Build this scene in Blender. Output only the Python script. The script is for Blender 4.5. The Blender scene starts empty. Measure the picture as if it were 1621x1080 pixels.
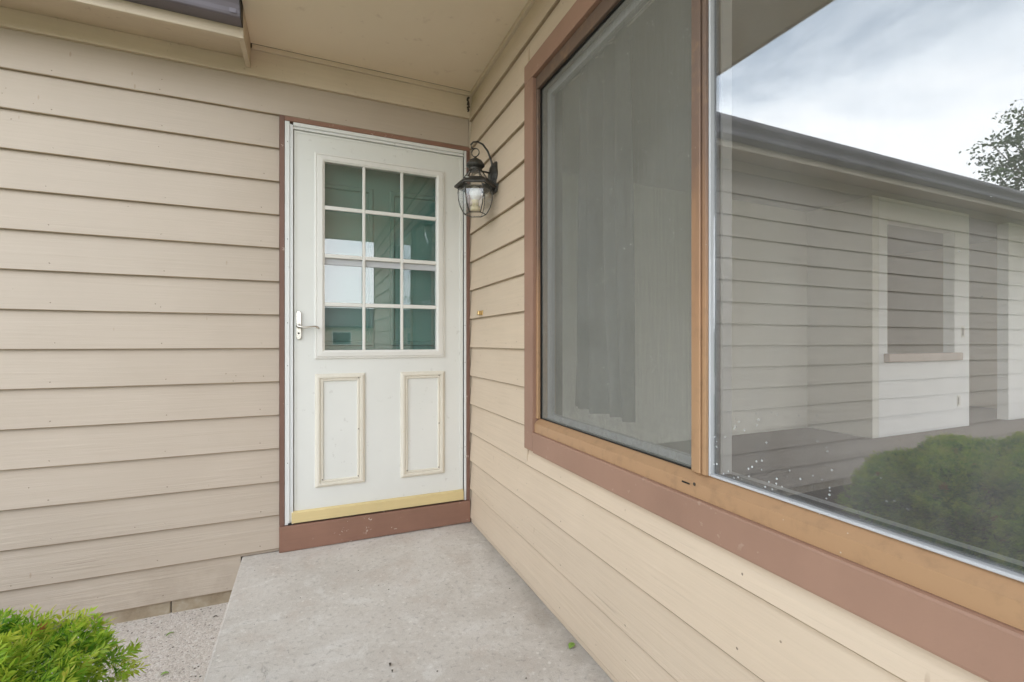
import bpy, bmesh, math, random
import numpy as np
from mathutils import Vector, Matrix

rng = np.random.default_rng(7)
random.seed(7)
sc = bpy.context.scene
COL = sc.collection
R = math.radians

# ---------------------------------------------------------------- camera
cam_d = bpy.data.cameras.new('camera')
cam = bpy.data.objects.new('camera', cam_d)
COL.objects.link(cam)
cam_d.sensor_width = 36.0
cam_d.lens = 36.0 * 739 / 1621
cam_d.clip_start = 0.02
cam_d.clip_end = 2000
cam.location = (-0.89, -2.684, 1.079)
cam.rotation_euler = (R(90), 0, -math.atan2(318.5, 739))
sc.camera = cam

CLX, CLY = 4.6, 5.1
# ---------------------------------------------------------------- world: sky with an even layer of broken cloud
SUN_EL, SUN_AZ = R(50), R(96)          # azimuth clockwise from +Y: behind the window wing, so the porch lies in open shade
w = bpy.data.worlds.new('World')
sc.world = w
w.use_nodes = True
nt = w.node_tree
nt.nodes.clear()


def N(tree, typ, **kw):
    n = tree.nodes.new(typ)
    for k, v in kw.items():
        setattr(n, k, v)
    return n


def L(tree, a, b):
    tree.links.new(a, b)


wo = N(nt, 'ShaderNodeOutputWorld')
bg = N(nt, 'ShaderNodeBackground')
bg.inputs['Strength'].default_value = 0.115
sky = N(nt, 'ShaderNodeTexSky', sky_type='NISHITA', sun_disc=False)
sky.sun_elevation = SUN_EL
sky.sun_rotation = SUN_AZ
sky.air_density = 1.0
sky.dust_density = 1.5
tc = N(nt, 'ShaderNodeTexCoord')
sep = N(nt, 'ShaderNodeSeparateXYZ')
L(nt, tc.outputs['Generated'], sep.inputs[0])
zz = N(nt, 'ShaderNodeMath', operation='MAXIMUM')
zz.inputs[1].default_value = 0.0
L(nt, sep.outputs['Z'], zz.inputs[0])
za = N(nt, 'ShaderNodeMath', operation='ADD')
za.inputs[1].default_value = 0.22
L(nt, zz.outputs[0], za.inputs[0])
dv = N(nt, 'ShaderNodeVectorMath', operation='DIVIDE')
cb = N(nt, 'ShaderNodeCombineXYZ')
for i in range(3):
    L(nt, za.outputs[0], cb.inputs[i])
L(nt, tc.outputs['Generated'], dv.inputs[0])
L(nt, cb.outputs[0], dv.inputs[1])
mp = N(nt, 'ShaderNodeMapping')
mp.inputs['Location'].default_value = (CLX, CLY, 0.0)
mp.inputs['Scale'].default_value = (1, 1, 0.15)
L(nt, dv.outputs[0], mp.inputs[0])
cn = N(nt, 'ShaderNodeTexNoise')
cn.inputs['Scale'].default_value = 1.25
cn.inputs['Detail'].default_value = 7
cn.inputs['Roughness'].default_value = 0.60
cn.inputs['Distortion'].default_value = 0.35
L(nt, mp.outputs[0], cn.inputs['Vector'])
cr = N(nt, 'ShaderNodeValToRGB')
cr.color_ramp.elements[0].position = 0.36
cr.color_ramp.elements[0].color = (5.9, 6.8, 7.9, 1)
cr.color_ramp.elements[1].position = 0.66
cr.color_ramp.elements[1].color = (14.3, 14.4, 14.5, 1)
e = cr.color_ramp.elements.new(0.5)
e.color = (10.8, 11.5, 12.2, 1)
hz = N(nt, 'ShaderNodeMapRange', interpolation_type='SMOOTHSTEP')
hz.inputs['From Min'].default_value = 0.82
hz.inputs['From Max'].default_value = 0.10
hz.inputs['To Min'].default_value = -0.12
hz.inputs['To Max'].default_value = 0.12
L(nt, zz.outputs[0], hz.inputs['Value'])
ca_ = N(nt, 'ShaderNodeMath', operation='ADD')
L(nt, cn.outputs['Fac'], ca_.inputs[0])
L(nt, hz.outputs[0], ca_.inputs[1])
L(nt, ca_.outputs[0], cr.inputs[0])
mx = N(nt, 'ShaderNodeMix', data_type='RGBA')
mx.inputs['Factor'].default_value = 0.88
L(nt, sky.outputs[0], mx.inputs['A'])
L(nt, cr.outputs[0], mx.inputs['B'])
L(nt, mx.outputs['Result'], bg.inputs['Color'])
L(nt, bg.outputs[0], wo.inputs[0])

sun_d = bpy.data.lights.new('sun', 'SUN')
sun_d.energy = 1.5
sun_d.angle = R(25)
sun_d.color = (1.0, 0.95, 0.88)
sun = bpy.data.objects.new('sun', sun_d)
COL.objects.link(sun)
sd = Vector((math.sin(SUN_AZ) * math.cos(SUN_EL), math.cos(SUN_AZ) * math.cos(SUN_EL), math.sin(SUN_EL)))
sun.rotation_euler = sd.to_track_quat('Z', 'Y').to_euler()
sun.location = sd * 30

sc.render.engine = 'CYCLES'
sc.cycles.use_denoising = True
sc.cycles.max_bounces = 10
sc.cycles.diffuse_bounces = 6
sc.cycles.transparent_max_bounces = 24
sc.cycles.caustics_reflective = False
sc.cycles.caustics_refractive = False
sc.view_settings.view_transform = 'Standard'
sc.view_settings.look = 'None'
sc.view_settings.gamma = 1
sc.view_settings.use_curve_mapping = False
sc.view_settings.exposure = 1.46

# ---------------------------------------------------------------- material helpers


class M:
    """a small node-building helper round one material"""

    def __init__(s, name):
        s.m = bpy.data.materials.new(name)
        s.m.use_nodes = True
        s.t = s.m.node_tree
        s.b = s.t.nodes['Principled BSDF']
        s.out = s.t.nodes['Material Output']

    def n(s, typ, **kw):
        return N(s.t, typ, **kw)

    def l(s, a, b):
        s.t.links.new(a, b)

    def coord(s, kind='Object', scale=(1, 1, 1), offset_random=False):
        if kind == 'World':
            o = s.n('ShaderNodeNewGeometry').outputs['Position']
        else:
            o = s.n('ShaderNodeTexCoord').outputs[kind]
        if offset_random:
            oi = s.n('ShaderNodeObjectInfo')
            mm = s.n('ShaderNodeVectorMath', operation='SCALE')
            cx = s.n('ShaderNodeCombineXYZ')
            for i in range(3):
                s.l(oi.outputs['Random'], cx.inputs[i])
            s.l(cx.outputs[0], mm.inputs[0])
            mm.inputs['Scale'].default_value = 37.0
            ad = s.n('ShaderNodeVectorMath', operation='ADD')
            s.l(o, ad.inputs[0])
            s.l(mm.outputs[0], ad.inputs[1])
            o = ad.outputs[0]
        mp = s.n('ShaderNodeMapping')
        mp.inputs['Scale'].default_value = scale
        s.l(o, mp.inputs[0])
        return mp.outputs[0]

    def noise(s, v, scale, detail=4, rough=0.55, dist=0.0):
        n = s.n('ShaderNodeTexNoise')
        n.inputs['Scale'].default_value = scale
        n.inputs['Detail'].default_value = detail
        n.inputs['Roughness'].default_value = rough
        n.inputs['Distortion'].default_value = dist
        s.l(v, n.inputs['Vector'])
        return n.outputs['Fac']

    def voro(s, v, scale, out='Distance', feature='F1', rnd=1.0):
        n = s.n('ShaderNodeTexVoronoi', feature=feature)
        n.inputs['Scale'].default_value = scale
        n.inputs['Randomness'].default_value = rnd
        s.l(v, n.inputs['Vector'])
        return n.outputs[out]

    def ramp(s, f, a, b, ca=0.0, cb=1.0):
        n = s.n('ShaderNodeMapRange', interpolation_type='SMOOTHSTEP')
        n.inputs['From Min'].default_value = a
        n.inputs['From Max'].default_value = b
        n.inputs['To Min'].default_value = ca
        n.inputs['To Max'].default_value = cb
        s.l(f, n.inputs['Value'])
        return n.outputs[0]

    def colramp(s, f, stops):
        n = s.n('ShaderNodeValToRGB')
        el = n.color_ramp.elements
        while len(el) < len(stops):
            el.new(0.5)
        for e, (p, c) in zip(el, stops):
            e.position = p
            e.color = (*c, 1)
        s.l(f, n.inputs[0])
        return n.outputs[0]

    def mix(s, f, a, b, mode='MIX'):
        n = s.n('ShaderNodeMix', data_type='RGBA', blend_type=mode)
        for sock, v in (('Factor', f), ('A', a), ('B', b)):
            if isinstance(v, (int, float)):
                n.inputs[sock].default_value = v
            elif isinstance(v, tuple):
                n.inputs[sock].default_value = (*v, 1)
            else:
                s.l(v, n.inputs[sock])
        return n.outputs['Result']

    def math(s, op, a, b=0.0, c=0.0):
        n = s.n('ShaderNodeMath', operation=op)
        for i, v in enumerate((a, b, c)):
            if isinstance(v, (int, float)):
                n.inputs[i].default_value = v
            else:
                s.l(v, n.inputs[i])
        return n.outputs[0]

    def sep(s, v):
        n = s.n('ShaderNodeSeparateXYZ')
        s.l(v, n.inputs[0])
        return n.outputs

    def base(s, c, rough=0.6, metal=0.0, spec=0.5):
        if isinstance(c, tuple):
            s.b.inputs['Base Color'].default_value = (*c, 1)
        else:
            s.l(c, s.b.inputs['Base Color'])
        if isinstance(rough, (int, float)):
            s.b.inputs['Roughness'].default_value = rough
        else:
            s.l(rough, s.b.inputs['Roughness'])
        s.b.inputs['Metallic'].default_value = metal
        s.b.inputs['Specular IOR Level'].default_value = spec
        return s

    def bump(s, h, strength=0.3, dist=0.002):
        n = s.n('ShaderNodeBump')
        n.inputs['Strength'].default_value = strength
        n.inputs['Distance'].default_value = dist
        s.l(h, n.inputs['Height'])
        s.l(n.outputs[0], s.b.inputs['Normal'])
        return s


def siding_material(name, axis, tint=(1, 1, 1)):
    """painted lap siding; grain runs along the board (axis 0 = x, 1 = y)"""
    k = M(name)
    sc_long = [3.0, 3.0, 95.0]
    sc_long[1 - axis] = 30.0
    g = k.coord('Object', tuple(sc_long), offset_random=True)
    grain = k.noise(g, 1.0, 5, 0.62, 0.6)
    sc2 = [1.2, 1.2, 26.0]
    sc2[1 - axis] = 10.0
    g2 = k.coord('Object', tuple(sc2), offset_random=True)
    broad = k.noise(g2, 1.0, 3, 0.5, 1.2)
    iso = k.coord('Object', (1, 1, 1), offset_random=True)
    blot = k.noise(iso, 2.2, 4, 0.6)
    fine = k.noise(iso, 240, 2, 0.5)
    # where the wood is more weathered: in patches, more often on the boards near the ground
    wz = k.sep(k.coord('World'))[2]
    low = k.ramp(wz, 0.75, -0.1, 0.0, 1.0)
    weather = k.math('MULTIPLY', k.ramp(k.noise(g2, 0.6, 3, 0.6), 0.40, 0.62), k.math('MULTIPLY_ADD', low, 1.0, 0.22))
    base = k.colramp(blot, [(0.25, (0.452 * tint[0], 0.375 * tint[1], 0.301 * tint[2])), (0.75, (0.492 * tint[0], 0.413 * tint[1], 0.335 * tint[2]))])
    oi = k.n('ShaderNodeObjectInfo')
    base = k.mix(k.math('MULTIPLY', oi.outputs['Random'], 0.14), base, (0.40, 0.345, 0.285))
    crack = k.ramp(grain, 0.27, 0.36, 1.0, 0.0)
    crack = k.math('MULTIPLY', crack, weather)
    col = k.mix(k.ramp(grain, 0.30, 0.70, 0.10, 0.0), base, (0.33, 0.27, 0.21))
    col = k.mix(k.math('MULTIPLY', crack, 0.60), col, (0.24, 0.185, 0.14))
    # scattered pinholes, nail heads and scuffs
    sp = k.voro(k.coord('Object', (1, 1, 1) , offset_random=True), 17.0)
    dot = k.ramp(sp, 0.030, 0.055, 1.0, 0.0)
    pick = k.ramp(k.noise(iso, 8.0, 1), 0.52, 0.56)
    dot = k.math('MULTIPLY', dot, pick)
    col = k.mix(k.math('MULTIPLY', dot, 0.75), col, (0.20, 0.15, 0.11))
    sc3 = [30.0, 30.0, 9.0]
    sc3[1 - axis] = 12.0
    sp2 = k.voro(k.coord('Object', tuple(sc3), offset_random=True), 0.7)
    chip = k.math('MULTIPLY', k.ramp(sp2, 0.05, 0.10, 1.0, 0.0), k.ramp(k.noise(iso, 3.7, 2), 0.56, 0.60))
    col = k.mix(k.math('MULTIPLY', chip, 0.45), col, (0.30, 0.20, 0.13))
    ob = k.sep(k.coord('Object'))
    along = k.math('ADD', k.sep(k.coord('World'))[axis], 20.0)
    md = k.math('SUBTRACT', k.math('MODULO', along, 0.406), 0.203)
    jz = k.math('ADD', ob[2], k.math('MULTIPLY_ADD', k.noise(k.coord('World'), 1.1, 1), 0.05, -0.053))
    md = k.math('ADD', md, k.math('MULTIPLY_ADD', k.noise(k.coord('World', (1, 1, 5)), 1.7, 1), 0.10, -0.05))
    rr_ = k.math('ADD', k.math('MULTIPLY', md, md), k.math('MULTIPLY', jz, jz))
    nail = k.ramp(rr_, 0.0000095, 0.0000045)
    col = k.mix(k.math('MULTIPLY', nail, k.ramp(k.noise(k.coord('World'), 3.3, 2), 0.40, 0.55, 0.15, 0.85)), col, (0.17, 0.13, 0.10))
    dirt = k.math('MULTIPLY', k.ramp(k.math('MULTIPLY_ADD', blot, 0.25, wz), 0.22, -0.05), k.ramp(k.noise(iso, 9.0, 4, 0.65), 0.35, 0.7))
    col = k.mix(k.math('MULTIPLY', dirt, 0.35), col, (0.27, 0.215, 0.16))
    fade = k.noise(k.coord('World', (0.5, 0.5, 1.0)), 1.0, 2, 0.5)
    col = k.mix(k.ramp(fade, 0.35, 0.65, 0.0, 0.10), col, (0.62, 0.54, 0.47))
    k.base(col, 0.62, spec=0.35)
    h = k.math('MULTIPLY_ADD', grain, k.math('MULTIPLY_ADD', weather, 1.6, 0.35), k.math('MULTIPLY', broad, 0.6))
    h = k.math('MULTIPLY_ADD', fine, 0.10, h)
    h = k.math('MULTIPLY_ADD', dot, -0.8, h)
    k.bump(k.math('MULTIPLY_ADD', nail, -0.8, h), 0.62, 0.0024)
    return k.m


def painted(name, col, var=0.06, rough=0.5, grain_axis=None, bump=0.15, chips=None, chip_amt=0.0):
    k = M(name)
    iso = k.coord('World')
    n1 = k.noise(iso, 3.0, 4, 0.6)
    a = tuple(c * (1 - var) for c in col)
    b = tuple(min(1, c * (1 + var)) for c in col)
    base = k.colramp(n1, [(0.3, a), (0.7, b)])
    fine = k.noise(iso, 180, 3, 0.6)
    h = fine
    if grain_axis is not None:
        s3 = [70.0] * 3
        s3[grain_axis] = 3.0
        gr = k.noise(k.coord('World', tuple(s3)), 1.0, 4, 0.6, 0.4)
        h = k.math('MULTIPLY_ADD', gr, 1.2, k.math('MULTIPLY', fine, 0.3))
        base = k.mix(k.ramp(gr, 0.25, 0.75, 0.10, 0.0), base, tuple(c * 0.55 for c in col))
    if chips:
        c1 = k.noise(iso, 34, 4, 0.65)
        c2 = k.noise(iso, 5.0, 2, 0.5)
        cm = k.math('MULTIPLY', k.ramp(c1, 0.635, 0.65), k.ramp(c2, 0.50, 0.58))
        base = k.mix(k.math('MULTIPLY', cm, chip_amt), base, chips)
    k.base(base, rough, spec=0.4)
    k.bump(h, bump, 0.0015)
    return k.m


MAT = {}
MAT['siding_x'] = siding_material('cream_siding_x', 0)
MAT['siding_y_lit'] = siding_material('cream_siding_y_lit', 1, (1.30, 1.255, 1.16))  # same cream paint, lightened in colour to brighten the sheltered porch wall
MAT['lap_shade'] = painted('lap_shade_board_edge', (0.34, 0.265, 0.185), 0.2, 0.85, None, 0.3)  # dark brown for board undersides and chamfers, painting in the lap shadow
MAT['cream_x'] = painted('cream_trim_paint', (0.61, 0.51, 0.390), 0.05, 0.6, 0, 0.35, (0.32, 0.23, 0.16), 0.35)
MAT['cream_y'] = painted('cream_trim_paint_y', (0.61, 0.51, 0.390), 0.05, 0.6, 1, 0.3, (0.32, 0.23, 0.16), 0.3)
MAT['cream_z'] = painted('cream_trim_paint_z', (0.53, 0.46, 0.37), 0.06, 0.6, 2, 0.35, (0.30, 0.22, 0.15), 0.5)
MAT['brown'] = painted('brown_trim_paint', (0.300, 0.178, 0.126), 0.10, 0.55, None, 0.28, (0.42, 0.30, 0.23), 0.5)
MAT['brown_x'] = painted('brown_kick_paint', (0.260, 0.140, 0.098), 0.14, 0.5, 0, 0.35, (0.55, 0.47, 0.40), 0.9)
MAT['brown_z'] = painted('brown_casing_paint', (0.180, 0.098, 0.073), 0.12, 0.55, 2, 0.35, (0.46, 0.36, 0.30), 0.85)
MAT['door_white'] = painted('white_door_paint', (0.70, 0.70, 0.665), 0.025, 0.42, None, 0.05, (0.40, 0.38, 0.34), 0.25)
MAT['door_trim'] = painted('white_vinyl_trim', (0.72, 0.705, 0.665), 0.02, 0.4, None, 0.03)
MAT['mould'] = painted('yellowed_vinyl_moulding', (0.70, 0.655, 0.565), 0.05, 0.45, 2, 0.10, (0.58, 0.47, 0.28), 0.35)
MAT['alum'] = painted('white_aluminium', (0.72, 0.72, 0.71), 0.03, 0.35, None, 0.03, (0.35, 0.33, 0.31), 0.3)
MAT['yellow'] = painted('yellow_strip', (0.66, 0.525, 0.27), 0.07, 0.45, 0, 0.12, (0.66, 0.55, 0.34), 0.4)
MAT['vinyl_bead'] = painted('grey_white_glazing_bead', (0.50, 0.51, 0.53), 0.06, 0.4, None, 0.02)
MAT['room_white'] = painted('room_white_paint', (0.74, 0.73, 0.70), 0.02, 0.7, None, 0.05)
MAT['room_cream'] = painted('room_cream_paint', (0.68, 0.65, 0.56), 0.02, 0.7, None, 0.05)
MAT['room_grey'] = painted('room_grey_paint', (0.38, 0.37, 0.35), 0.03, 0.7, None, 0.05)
MAT['sill_wood'] = painted('brown_stained_sill', (0.30, 0.20, 0.14), 0.1, 0.45, 0, 0.1)
MAT['black'] = painted('black_gasket', (0.012, 0.011, 0.010), 0.05, 0.5, None, 0.02)
MAT['plywood_dark'] = painted('dark_sheathing', (0.10, 0.08, 0.06), 0.1, 0.8, None, 0.1)
MAT['inner_door'] = painted('dark_green_inner_door', (0.085, 0.215, 0.180), 0.12, 0.4, 2, 0.1)
MAT['screw'] = painted('dark_screw_hole', (0.05, 0.04, 0.03), 0.05, 0.5, None, 0.02)

# porch ceiling board: stained plywood paint
k = M('tan_ceiling_paint')
iso = k.coord('World')
n1 = k.noise(iso, 1.6, 4, 0.6, 0.5)
n2 = k.noise(iso, 14, 3, 0.6)
c = k.colramp(n1, [(0.3, (0.77, 0.65, 0.505)), (0.7, (0.81, 0.695, 0.55))])
c = k.mix(k.ramp(n2, 0.62, 0.75, 0.0, 0.25), c, (0.40, 0.27, 0.19))
d = k.ramp(k.voro(iso, 9.0), 0.03, 0.05, 1.0, 0.0)
d = k.math('MULTIPLY', d, k.ramp(k.noise(iso, 3.0, 1), 0.5, 0.55))
c = k.mix(k.math('MULTIPLY', d, 0.6), c, (0.17, 0.12, 0.09))
k.base(c, 0.65, spec=0.35)
k.bump(k.math('MULTIPLY_ADD', k.noise(iso, 120, 3), 0.6, k.noise(iso, 11, 3)), 0.25, 0.003)
MAT['ceiling'] = k.m

# concrete slab
k = M('worn_concrete')
iso = k.coord('World')
n1 = k.noise(iso, 1.5, 6, 0.66, 0.8)
n2 = k.noise(iso, 5.5, 6, 0.68, 0.5)
n3 = k.noise(iso, 46, 5, 0.72)
n4 = k.noise(iso, 230, 3, 0.7)
n5 = k.noise(k.coord('World', (1, 1, 1)), 19, 5, 0.7, 0.4)
c = k.colramp(n1, [(0.30, (0.52, 0.475, 0.425)), (0.48, (0.60, 0.556, 0.505)), (0.60, (0.65, 0.61, 0.565)), (0.74, (0.59, 0.553, 0.512))])
c = k.mix(k.ramp(n2, 0.52, 0.66, 0.0, 0.45), c, (0.52, 0.445, 0.385))
c = k.mix(k.ramp(n2, 0.46, 0.33, 0.0, 0.50), c, (0.72, 0.695, 0.655))
c = k.mix(k.ramp(n5, 0.55, 0.68, 0.0, 0.30), c, (0.42, 0.385, 0.345))
c = k.mix(k.ramp(n5, 0.42, 0.32, 0.0, 0.45), c, (0.72, 0.69, 0.65))
c = k.mix(k.ramp(n3, 0.54, 0.68, 0.0, 0.55), c, (0.29, 0.265, 0.24))
c = k.mix(k.ramp(n3, 0.44, 0.32, 0.0, 0.50), c, (0.76, 0.73, 0.69))
c = k.mix(k.ramp(n4, 0.56, 0.70, 0.0, 0.50), c, (0.23, 0.21, 0.185))
sp = k.voro(iso, 30.0)
wh = k.math('MULTIPLY', k.ramp(sp, 0.10, 0.22, 1.0, 0.0), k.ramp(k.noise(iso, 4.5, 3), 0.50, 0.60))
c = k.mix(k.math('MULTIPLY', wh, 0.55), c, (0.78, 0.75, 0.70))
# hairline crazing
cz = k.voro(k.coord('World'), 2.1, 'Distance', 'DISTANCE_TO_EDGE')
cz = k.math('ADD', cz, k.math('MULTIPLY_ADD', n5, 0.05, -0.025))
hair = k.math('MULTIPLY', k.ramp(k.math('ABSOLUTE', cz), 0.0045, 0.0015), k.ramp(k.noise(iso, 2.4, 2), 0.50, 0.60))
c = k.mix(k.math('MULTIPLY', hair, 0.2), c, (0.22, 0.20, 0.18))
# soil washed in along the two walls
px = k.sep(iso)
e1 = k.ramp(k.math('ADD', px[0], k.math('MULTIPLY_ADD', n2, 0.22, k.math('MULTIPLY', n5, 0.06))), -0.02, 0.15, 0.0, 0.45)
e2 = k.ramp(k.math('ADD', px[1], k.math('MULTIPLY', n5, 0.05)), -0.005, 0.03, 0.0, 0.5)
c = k.mix(k.math('MAXIMUM', e1, e2), c, (0.25, 0.22, 0.185))
k.base(c, 0.88, spec=0.2)
h = k.math('MULTIPLY_ADD', n3, 0.9, k.math('MULTIPLY', n4, 0.45))
h = k.math('MULTIPLY_ADD', n5, 0.8, h)
h = k.math('MULTIPLY_ADD', hair, -0.6, h)
k.bump(h, 0.65, 0.0035)
MAT['concrete'] = k.m

# exposed-aggregate walk
k = M('exposed_aggregate')
iso = k.coord('World')
vc = k.voro(iso, 150.0, 'Color')
vd = k.voro(iso, 150.0)
ve = k.voro(iso, 150.0, 'Distance', 'DISTANCE_TO_EDGE')
hs = k.sep(vc)
c = k.colramp(hs[0], [(0.0, (0.50, 0.43, 0.37)), (0.35, (0.63, 0.56, 0.50)), (0.6, (0.68, 0.60, 0.54)), (0.86, (0.75, 0.71, 0.66)), (0.96, (0.42, 0.35, 0.30)), (1.0, (0.25, 0.205, 0.18))])
c = k.mix(k.ramp(ve, 0.0, 0.10, 0.75, 0.0), c, (0.58, 0.525, 0.465))
c = k.mix(k.ramp(k.noise(iso, 7, 3), 0.45, 0.7, 0.0, 0.35), c, (0.62, 0.565, 0.50))
k.base(c, 0.8, spec=0.3)
hh = k.math('MULTIPLY_ADD', k.ramp(ve, 0.0, 0.35), 1.0, k.math('MULTIPLY', k.noise(iso, 300, 3), 0.3))
k.bump(hh, 0.6, 0.004)
MAT['aggregate'] = k.m

# foundation block
k = M('stained_foundation')
iso = k.coord('World')
n1 = k.noise(iso, 9, 5, 0.65)
c = k.colramp(n1, [(0.3, (0.235, 0.175, 0.115)), (0.55, (0.36, 0.295, 0.215)), (0.75, (0.47, 0.42, 0.35))])
k.base(c, 0.85, spec=0.2)
k.bump(k.noise(iso, 120, 4), 0.5, 0.003)
MAT['foundation'] = k.m

# faded bronze window frame: the lower, rain-washed part has bleached to orange
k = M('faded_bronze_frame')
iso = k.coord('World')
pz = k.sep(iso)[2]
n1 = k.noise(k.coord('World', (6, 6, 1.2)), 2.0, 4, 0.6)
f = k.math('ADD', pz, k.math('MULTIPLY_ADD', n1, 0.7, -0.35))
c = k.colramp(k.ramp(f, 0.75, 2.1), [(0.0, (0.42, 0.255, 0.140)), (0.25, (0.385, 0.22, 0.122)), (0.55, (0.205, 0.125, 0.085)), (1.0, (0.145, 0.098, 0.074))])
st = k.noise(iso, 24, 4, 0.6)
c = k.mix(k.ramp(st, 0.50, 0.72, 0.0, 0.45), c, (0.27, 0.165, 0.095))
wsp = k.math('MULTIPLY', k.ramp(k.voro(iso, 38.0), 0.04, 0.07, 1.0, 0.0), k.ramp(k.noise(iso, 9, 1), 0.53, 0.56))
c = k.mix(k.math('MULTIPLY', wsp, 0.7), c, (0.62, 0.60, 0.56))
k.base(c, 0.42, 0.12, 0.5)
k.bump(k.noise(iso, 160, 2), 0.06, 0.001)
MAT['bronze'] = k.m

# dark aluminium gutter
k = M('dark_gutter')
iso = k.coord('World')
c = k.colramp(k.noise(iso, 5, 3), [(0.3, (0.125, 0.108, 0.128)), (0.7, (0.150, 0.132, 0.155))])
k.base(c, 0.42, 0.0, 0.5)
MAT['gutter'] = k.m

# roof shingle
k = M('roof_shingle')
iso = k.coord('World')
c = k.colramp(k.noise(iso, 60, 3), [(0.3, (0.05, 0.047, 0.045)), (0.7, (0.13, 0.12, 0.115))])
k.base(c, 0.9, spec=0.2)
k.bump(k.noise(iso, 200, 3), 0.4, 0.004)
MAT['shingle'] = k.m


def glass_material(name, r0, veil, veil_col, specks=False, tint=(1, 1, 1)):
    """coated window glass: Schlick reflection over a clear body, with a thin dry dust film"""
    k = M(name)
    k.t.nodes.remove(k.b)
    lw = k.n('ShaderNodeLayerWeight')
    lw.inputs['Blend'].default_value = 0.5
    p5 = k.math('POWER', lw.outputs['Facing'], 5.0)
    fac = k.math('MULTIPLY_ADD', p5, 1 - r0, r0)
    tr = k.n('ShaderNodeBsdfTransparent')
    tr.inputs[0].default_value = (*tint, 1)
    gl = k.n('ShaderNodeBsdfGlossy')
    gl.inputs['Roughness'].default_value = 0.0
    gl.inputs['Color'].default_value = (0.96, 0.98, 1.0, 1)
    m1 = k.n('ShaderNodeMixShader')
    k.l(fac, m1.inputs[0])
    k.l(tr.outputs[0], m1.inputs[1])
    k.l(gl.outputs[0], m1.inputs[2])
    df = k.n('ShaderNodeBsdfDiffuse')
    df.inputs[0].default_value = (*veil_col, 1)
    m2 = k.n('ShaderNodeMixShader')
    iso = k.coord('World')
    film = k.math('MULTIPLY', k.ramp(k.noise(k.coord('World', (1, 3, 1)), 1.6, 5, 0.65), 0.25, 0.75, 0.5, 1.5), veil)
    if specks:
        p = k.sep(iso)
        zone = k.math('MULTIPLY', k.ramp(p[2], 1.02, 0.76), k.ramp(p[1], -2.35, -1.95))
        d = k.ramp(k.voro(iso, 70.0), 0.12, 0.20, 1.0, 0.0)
        pk = k.ramp(k.noise(iso, 30, 2), 0.58, 0.50)
        pk = k.math('SUBTRACT', 1.0, pk)
        d = k.math('MULTIPLY', k.math('MULTIPLY', d, pk), zone)
        d2 = k.math('MULTIPLY', k.ramp(k.voro(iso, 22.0), 0.02, 0.035, 1.0, 0.0), k.ramp(k.noise(iso, 4, 1), 0.5, 0.55))
        film = k.math('MAXIMUM', film, k.math('MULTIPLY', d, 0.9))
        film = k.math('MAXIMUM', film, k.math('MULTIPLY', d2, 0.5))
    k.l(film, m2.inputs[0])
    k.l(m1.outputs[0], m2.inputs[1])
    k.l(df.outputs[0], m2.inputs[2])
    k.l(m2.outputs[0], k.out.inputs[0])
    return k.m


MAT['window_glass'] = glass_material('window_glass', 0.148, 0.045, (0.62, 0.64, 0.64), True)
MAT['inner_glass'] = glass_material('slider_glass', 0.05, 0.01, (0.5, 0.5, 0.48))
MAT['door_glass'] = glass_material('door_glass', 0.085, 0.02, (0.45, 0.55, 0.52))
MAT['lamp_glass'] = glass_material('lantern_glass', 0.05, 0.02, (0.7, 0.7, 0.66))

# insect screen
k = M('insect_screen')
k.t.nodes.remove(k.b)
df = k.n('ShaderNodeBsdfDiffuse')
tr = k.n('ShaderNodeBsdfTransparent')
st = k.noise(k.coord('World', (1, 160, 6)), 1.0, 4, 0.6)
st2 = k.noise(k.coord('World', (1, 8, 240)), 1.0, 3, 0.6)
pt = k.noise(k.coord('World'), 2.4, 4, 0.6)
p = k.sep(k.coord('World'))
cc = k.colramp(st, [(0.3, (0.262, 0.258, 0.228)), (0.7, (0.285, 0.282, 0.250))])
dust = k.math('MULTIPLY', k.ramp(p[2], 0.93, 0.75), k.ramp(k.noise(k.coord('World'), 26, 4, 0.7), 0.45, 0.62))
dk = k.math('MULTIPLY', k.ramp(k.voro(k.coord('World'), 60.0), 0.06, 0.11, 1.0, 0.0), k.ramp(k.noise(k.coord('World'), 12, 2), 0.54, 0.6))
cc = k.mix(k.ramp(pt, 0.35, 0.65, 0.0, 0.35), cc, (0.36, 0.36, 0.33))
cc = k.mix(k.math('MULTIPLY', dust, 0.15), cc, (0.30, 0.30, 0.24))
cc = k.mix(k.math('MULTIPLY', dk, 0.7), cc, (0.62, 0.62, 0.58))
k.l(cc, df.inputs[0])
fc = k.math('ADD', k.math('MULTIPLY_ADD', st, 0.16, 0.15), k.math('MULTIPLY_ADD', st2, 0.06, k.math('MULTIPLY', pt, 0.16)))
fc = k.math('MINIMUM', k.math('MULTIPLY_ADD', dust, 0.07, k.math('MULTIPLY_ADD', dk, 0.4, fc)), 1.0)
ms = k.n('ShaderNodeMixShader')
k.l(fc, ms.inputs[0])
k.l(tr.outputs[0], ms.inputs[1])
k.l(df.outputs[0], ms.inputs[2])
k.l(ms.outputs[0], k.out.inputs[0])
MAT['screen'] = k.m

# curtain
k = M('grey_sheer_curtain')
c = k.colramp(k.noise(k.coord('World', (1, 1, 0.2)), 120, 2), [(0.3, (0.11, 0.11, 0.105)), (0.7, (0.16, 0.16, 0.15))])
k.base(c, 0.9, spec=0.1)
MAT['curtain'] = k.m

k = M('carpet')
iso = k.coord('World')
c = k.colramp(k.noise(iso, 90, 3), [(0.3, (0.085, 0.062, 0.050)), (0.7, (0.14, 0.108, 0.090))])
k.base(c, 1.0, spec=0.1)
k.bump(k.noise(iso, 300, 2), 0.5, 0.005)
MAT['carpet'] = k.m

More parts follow.
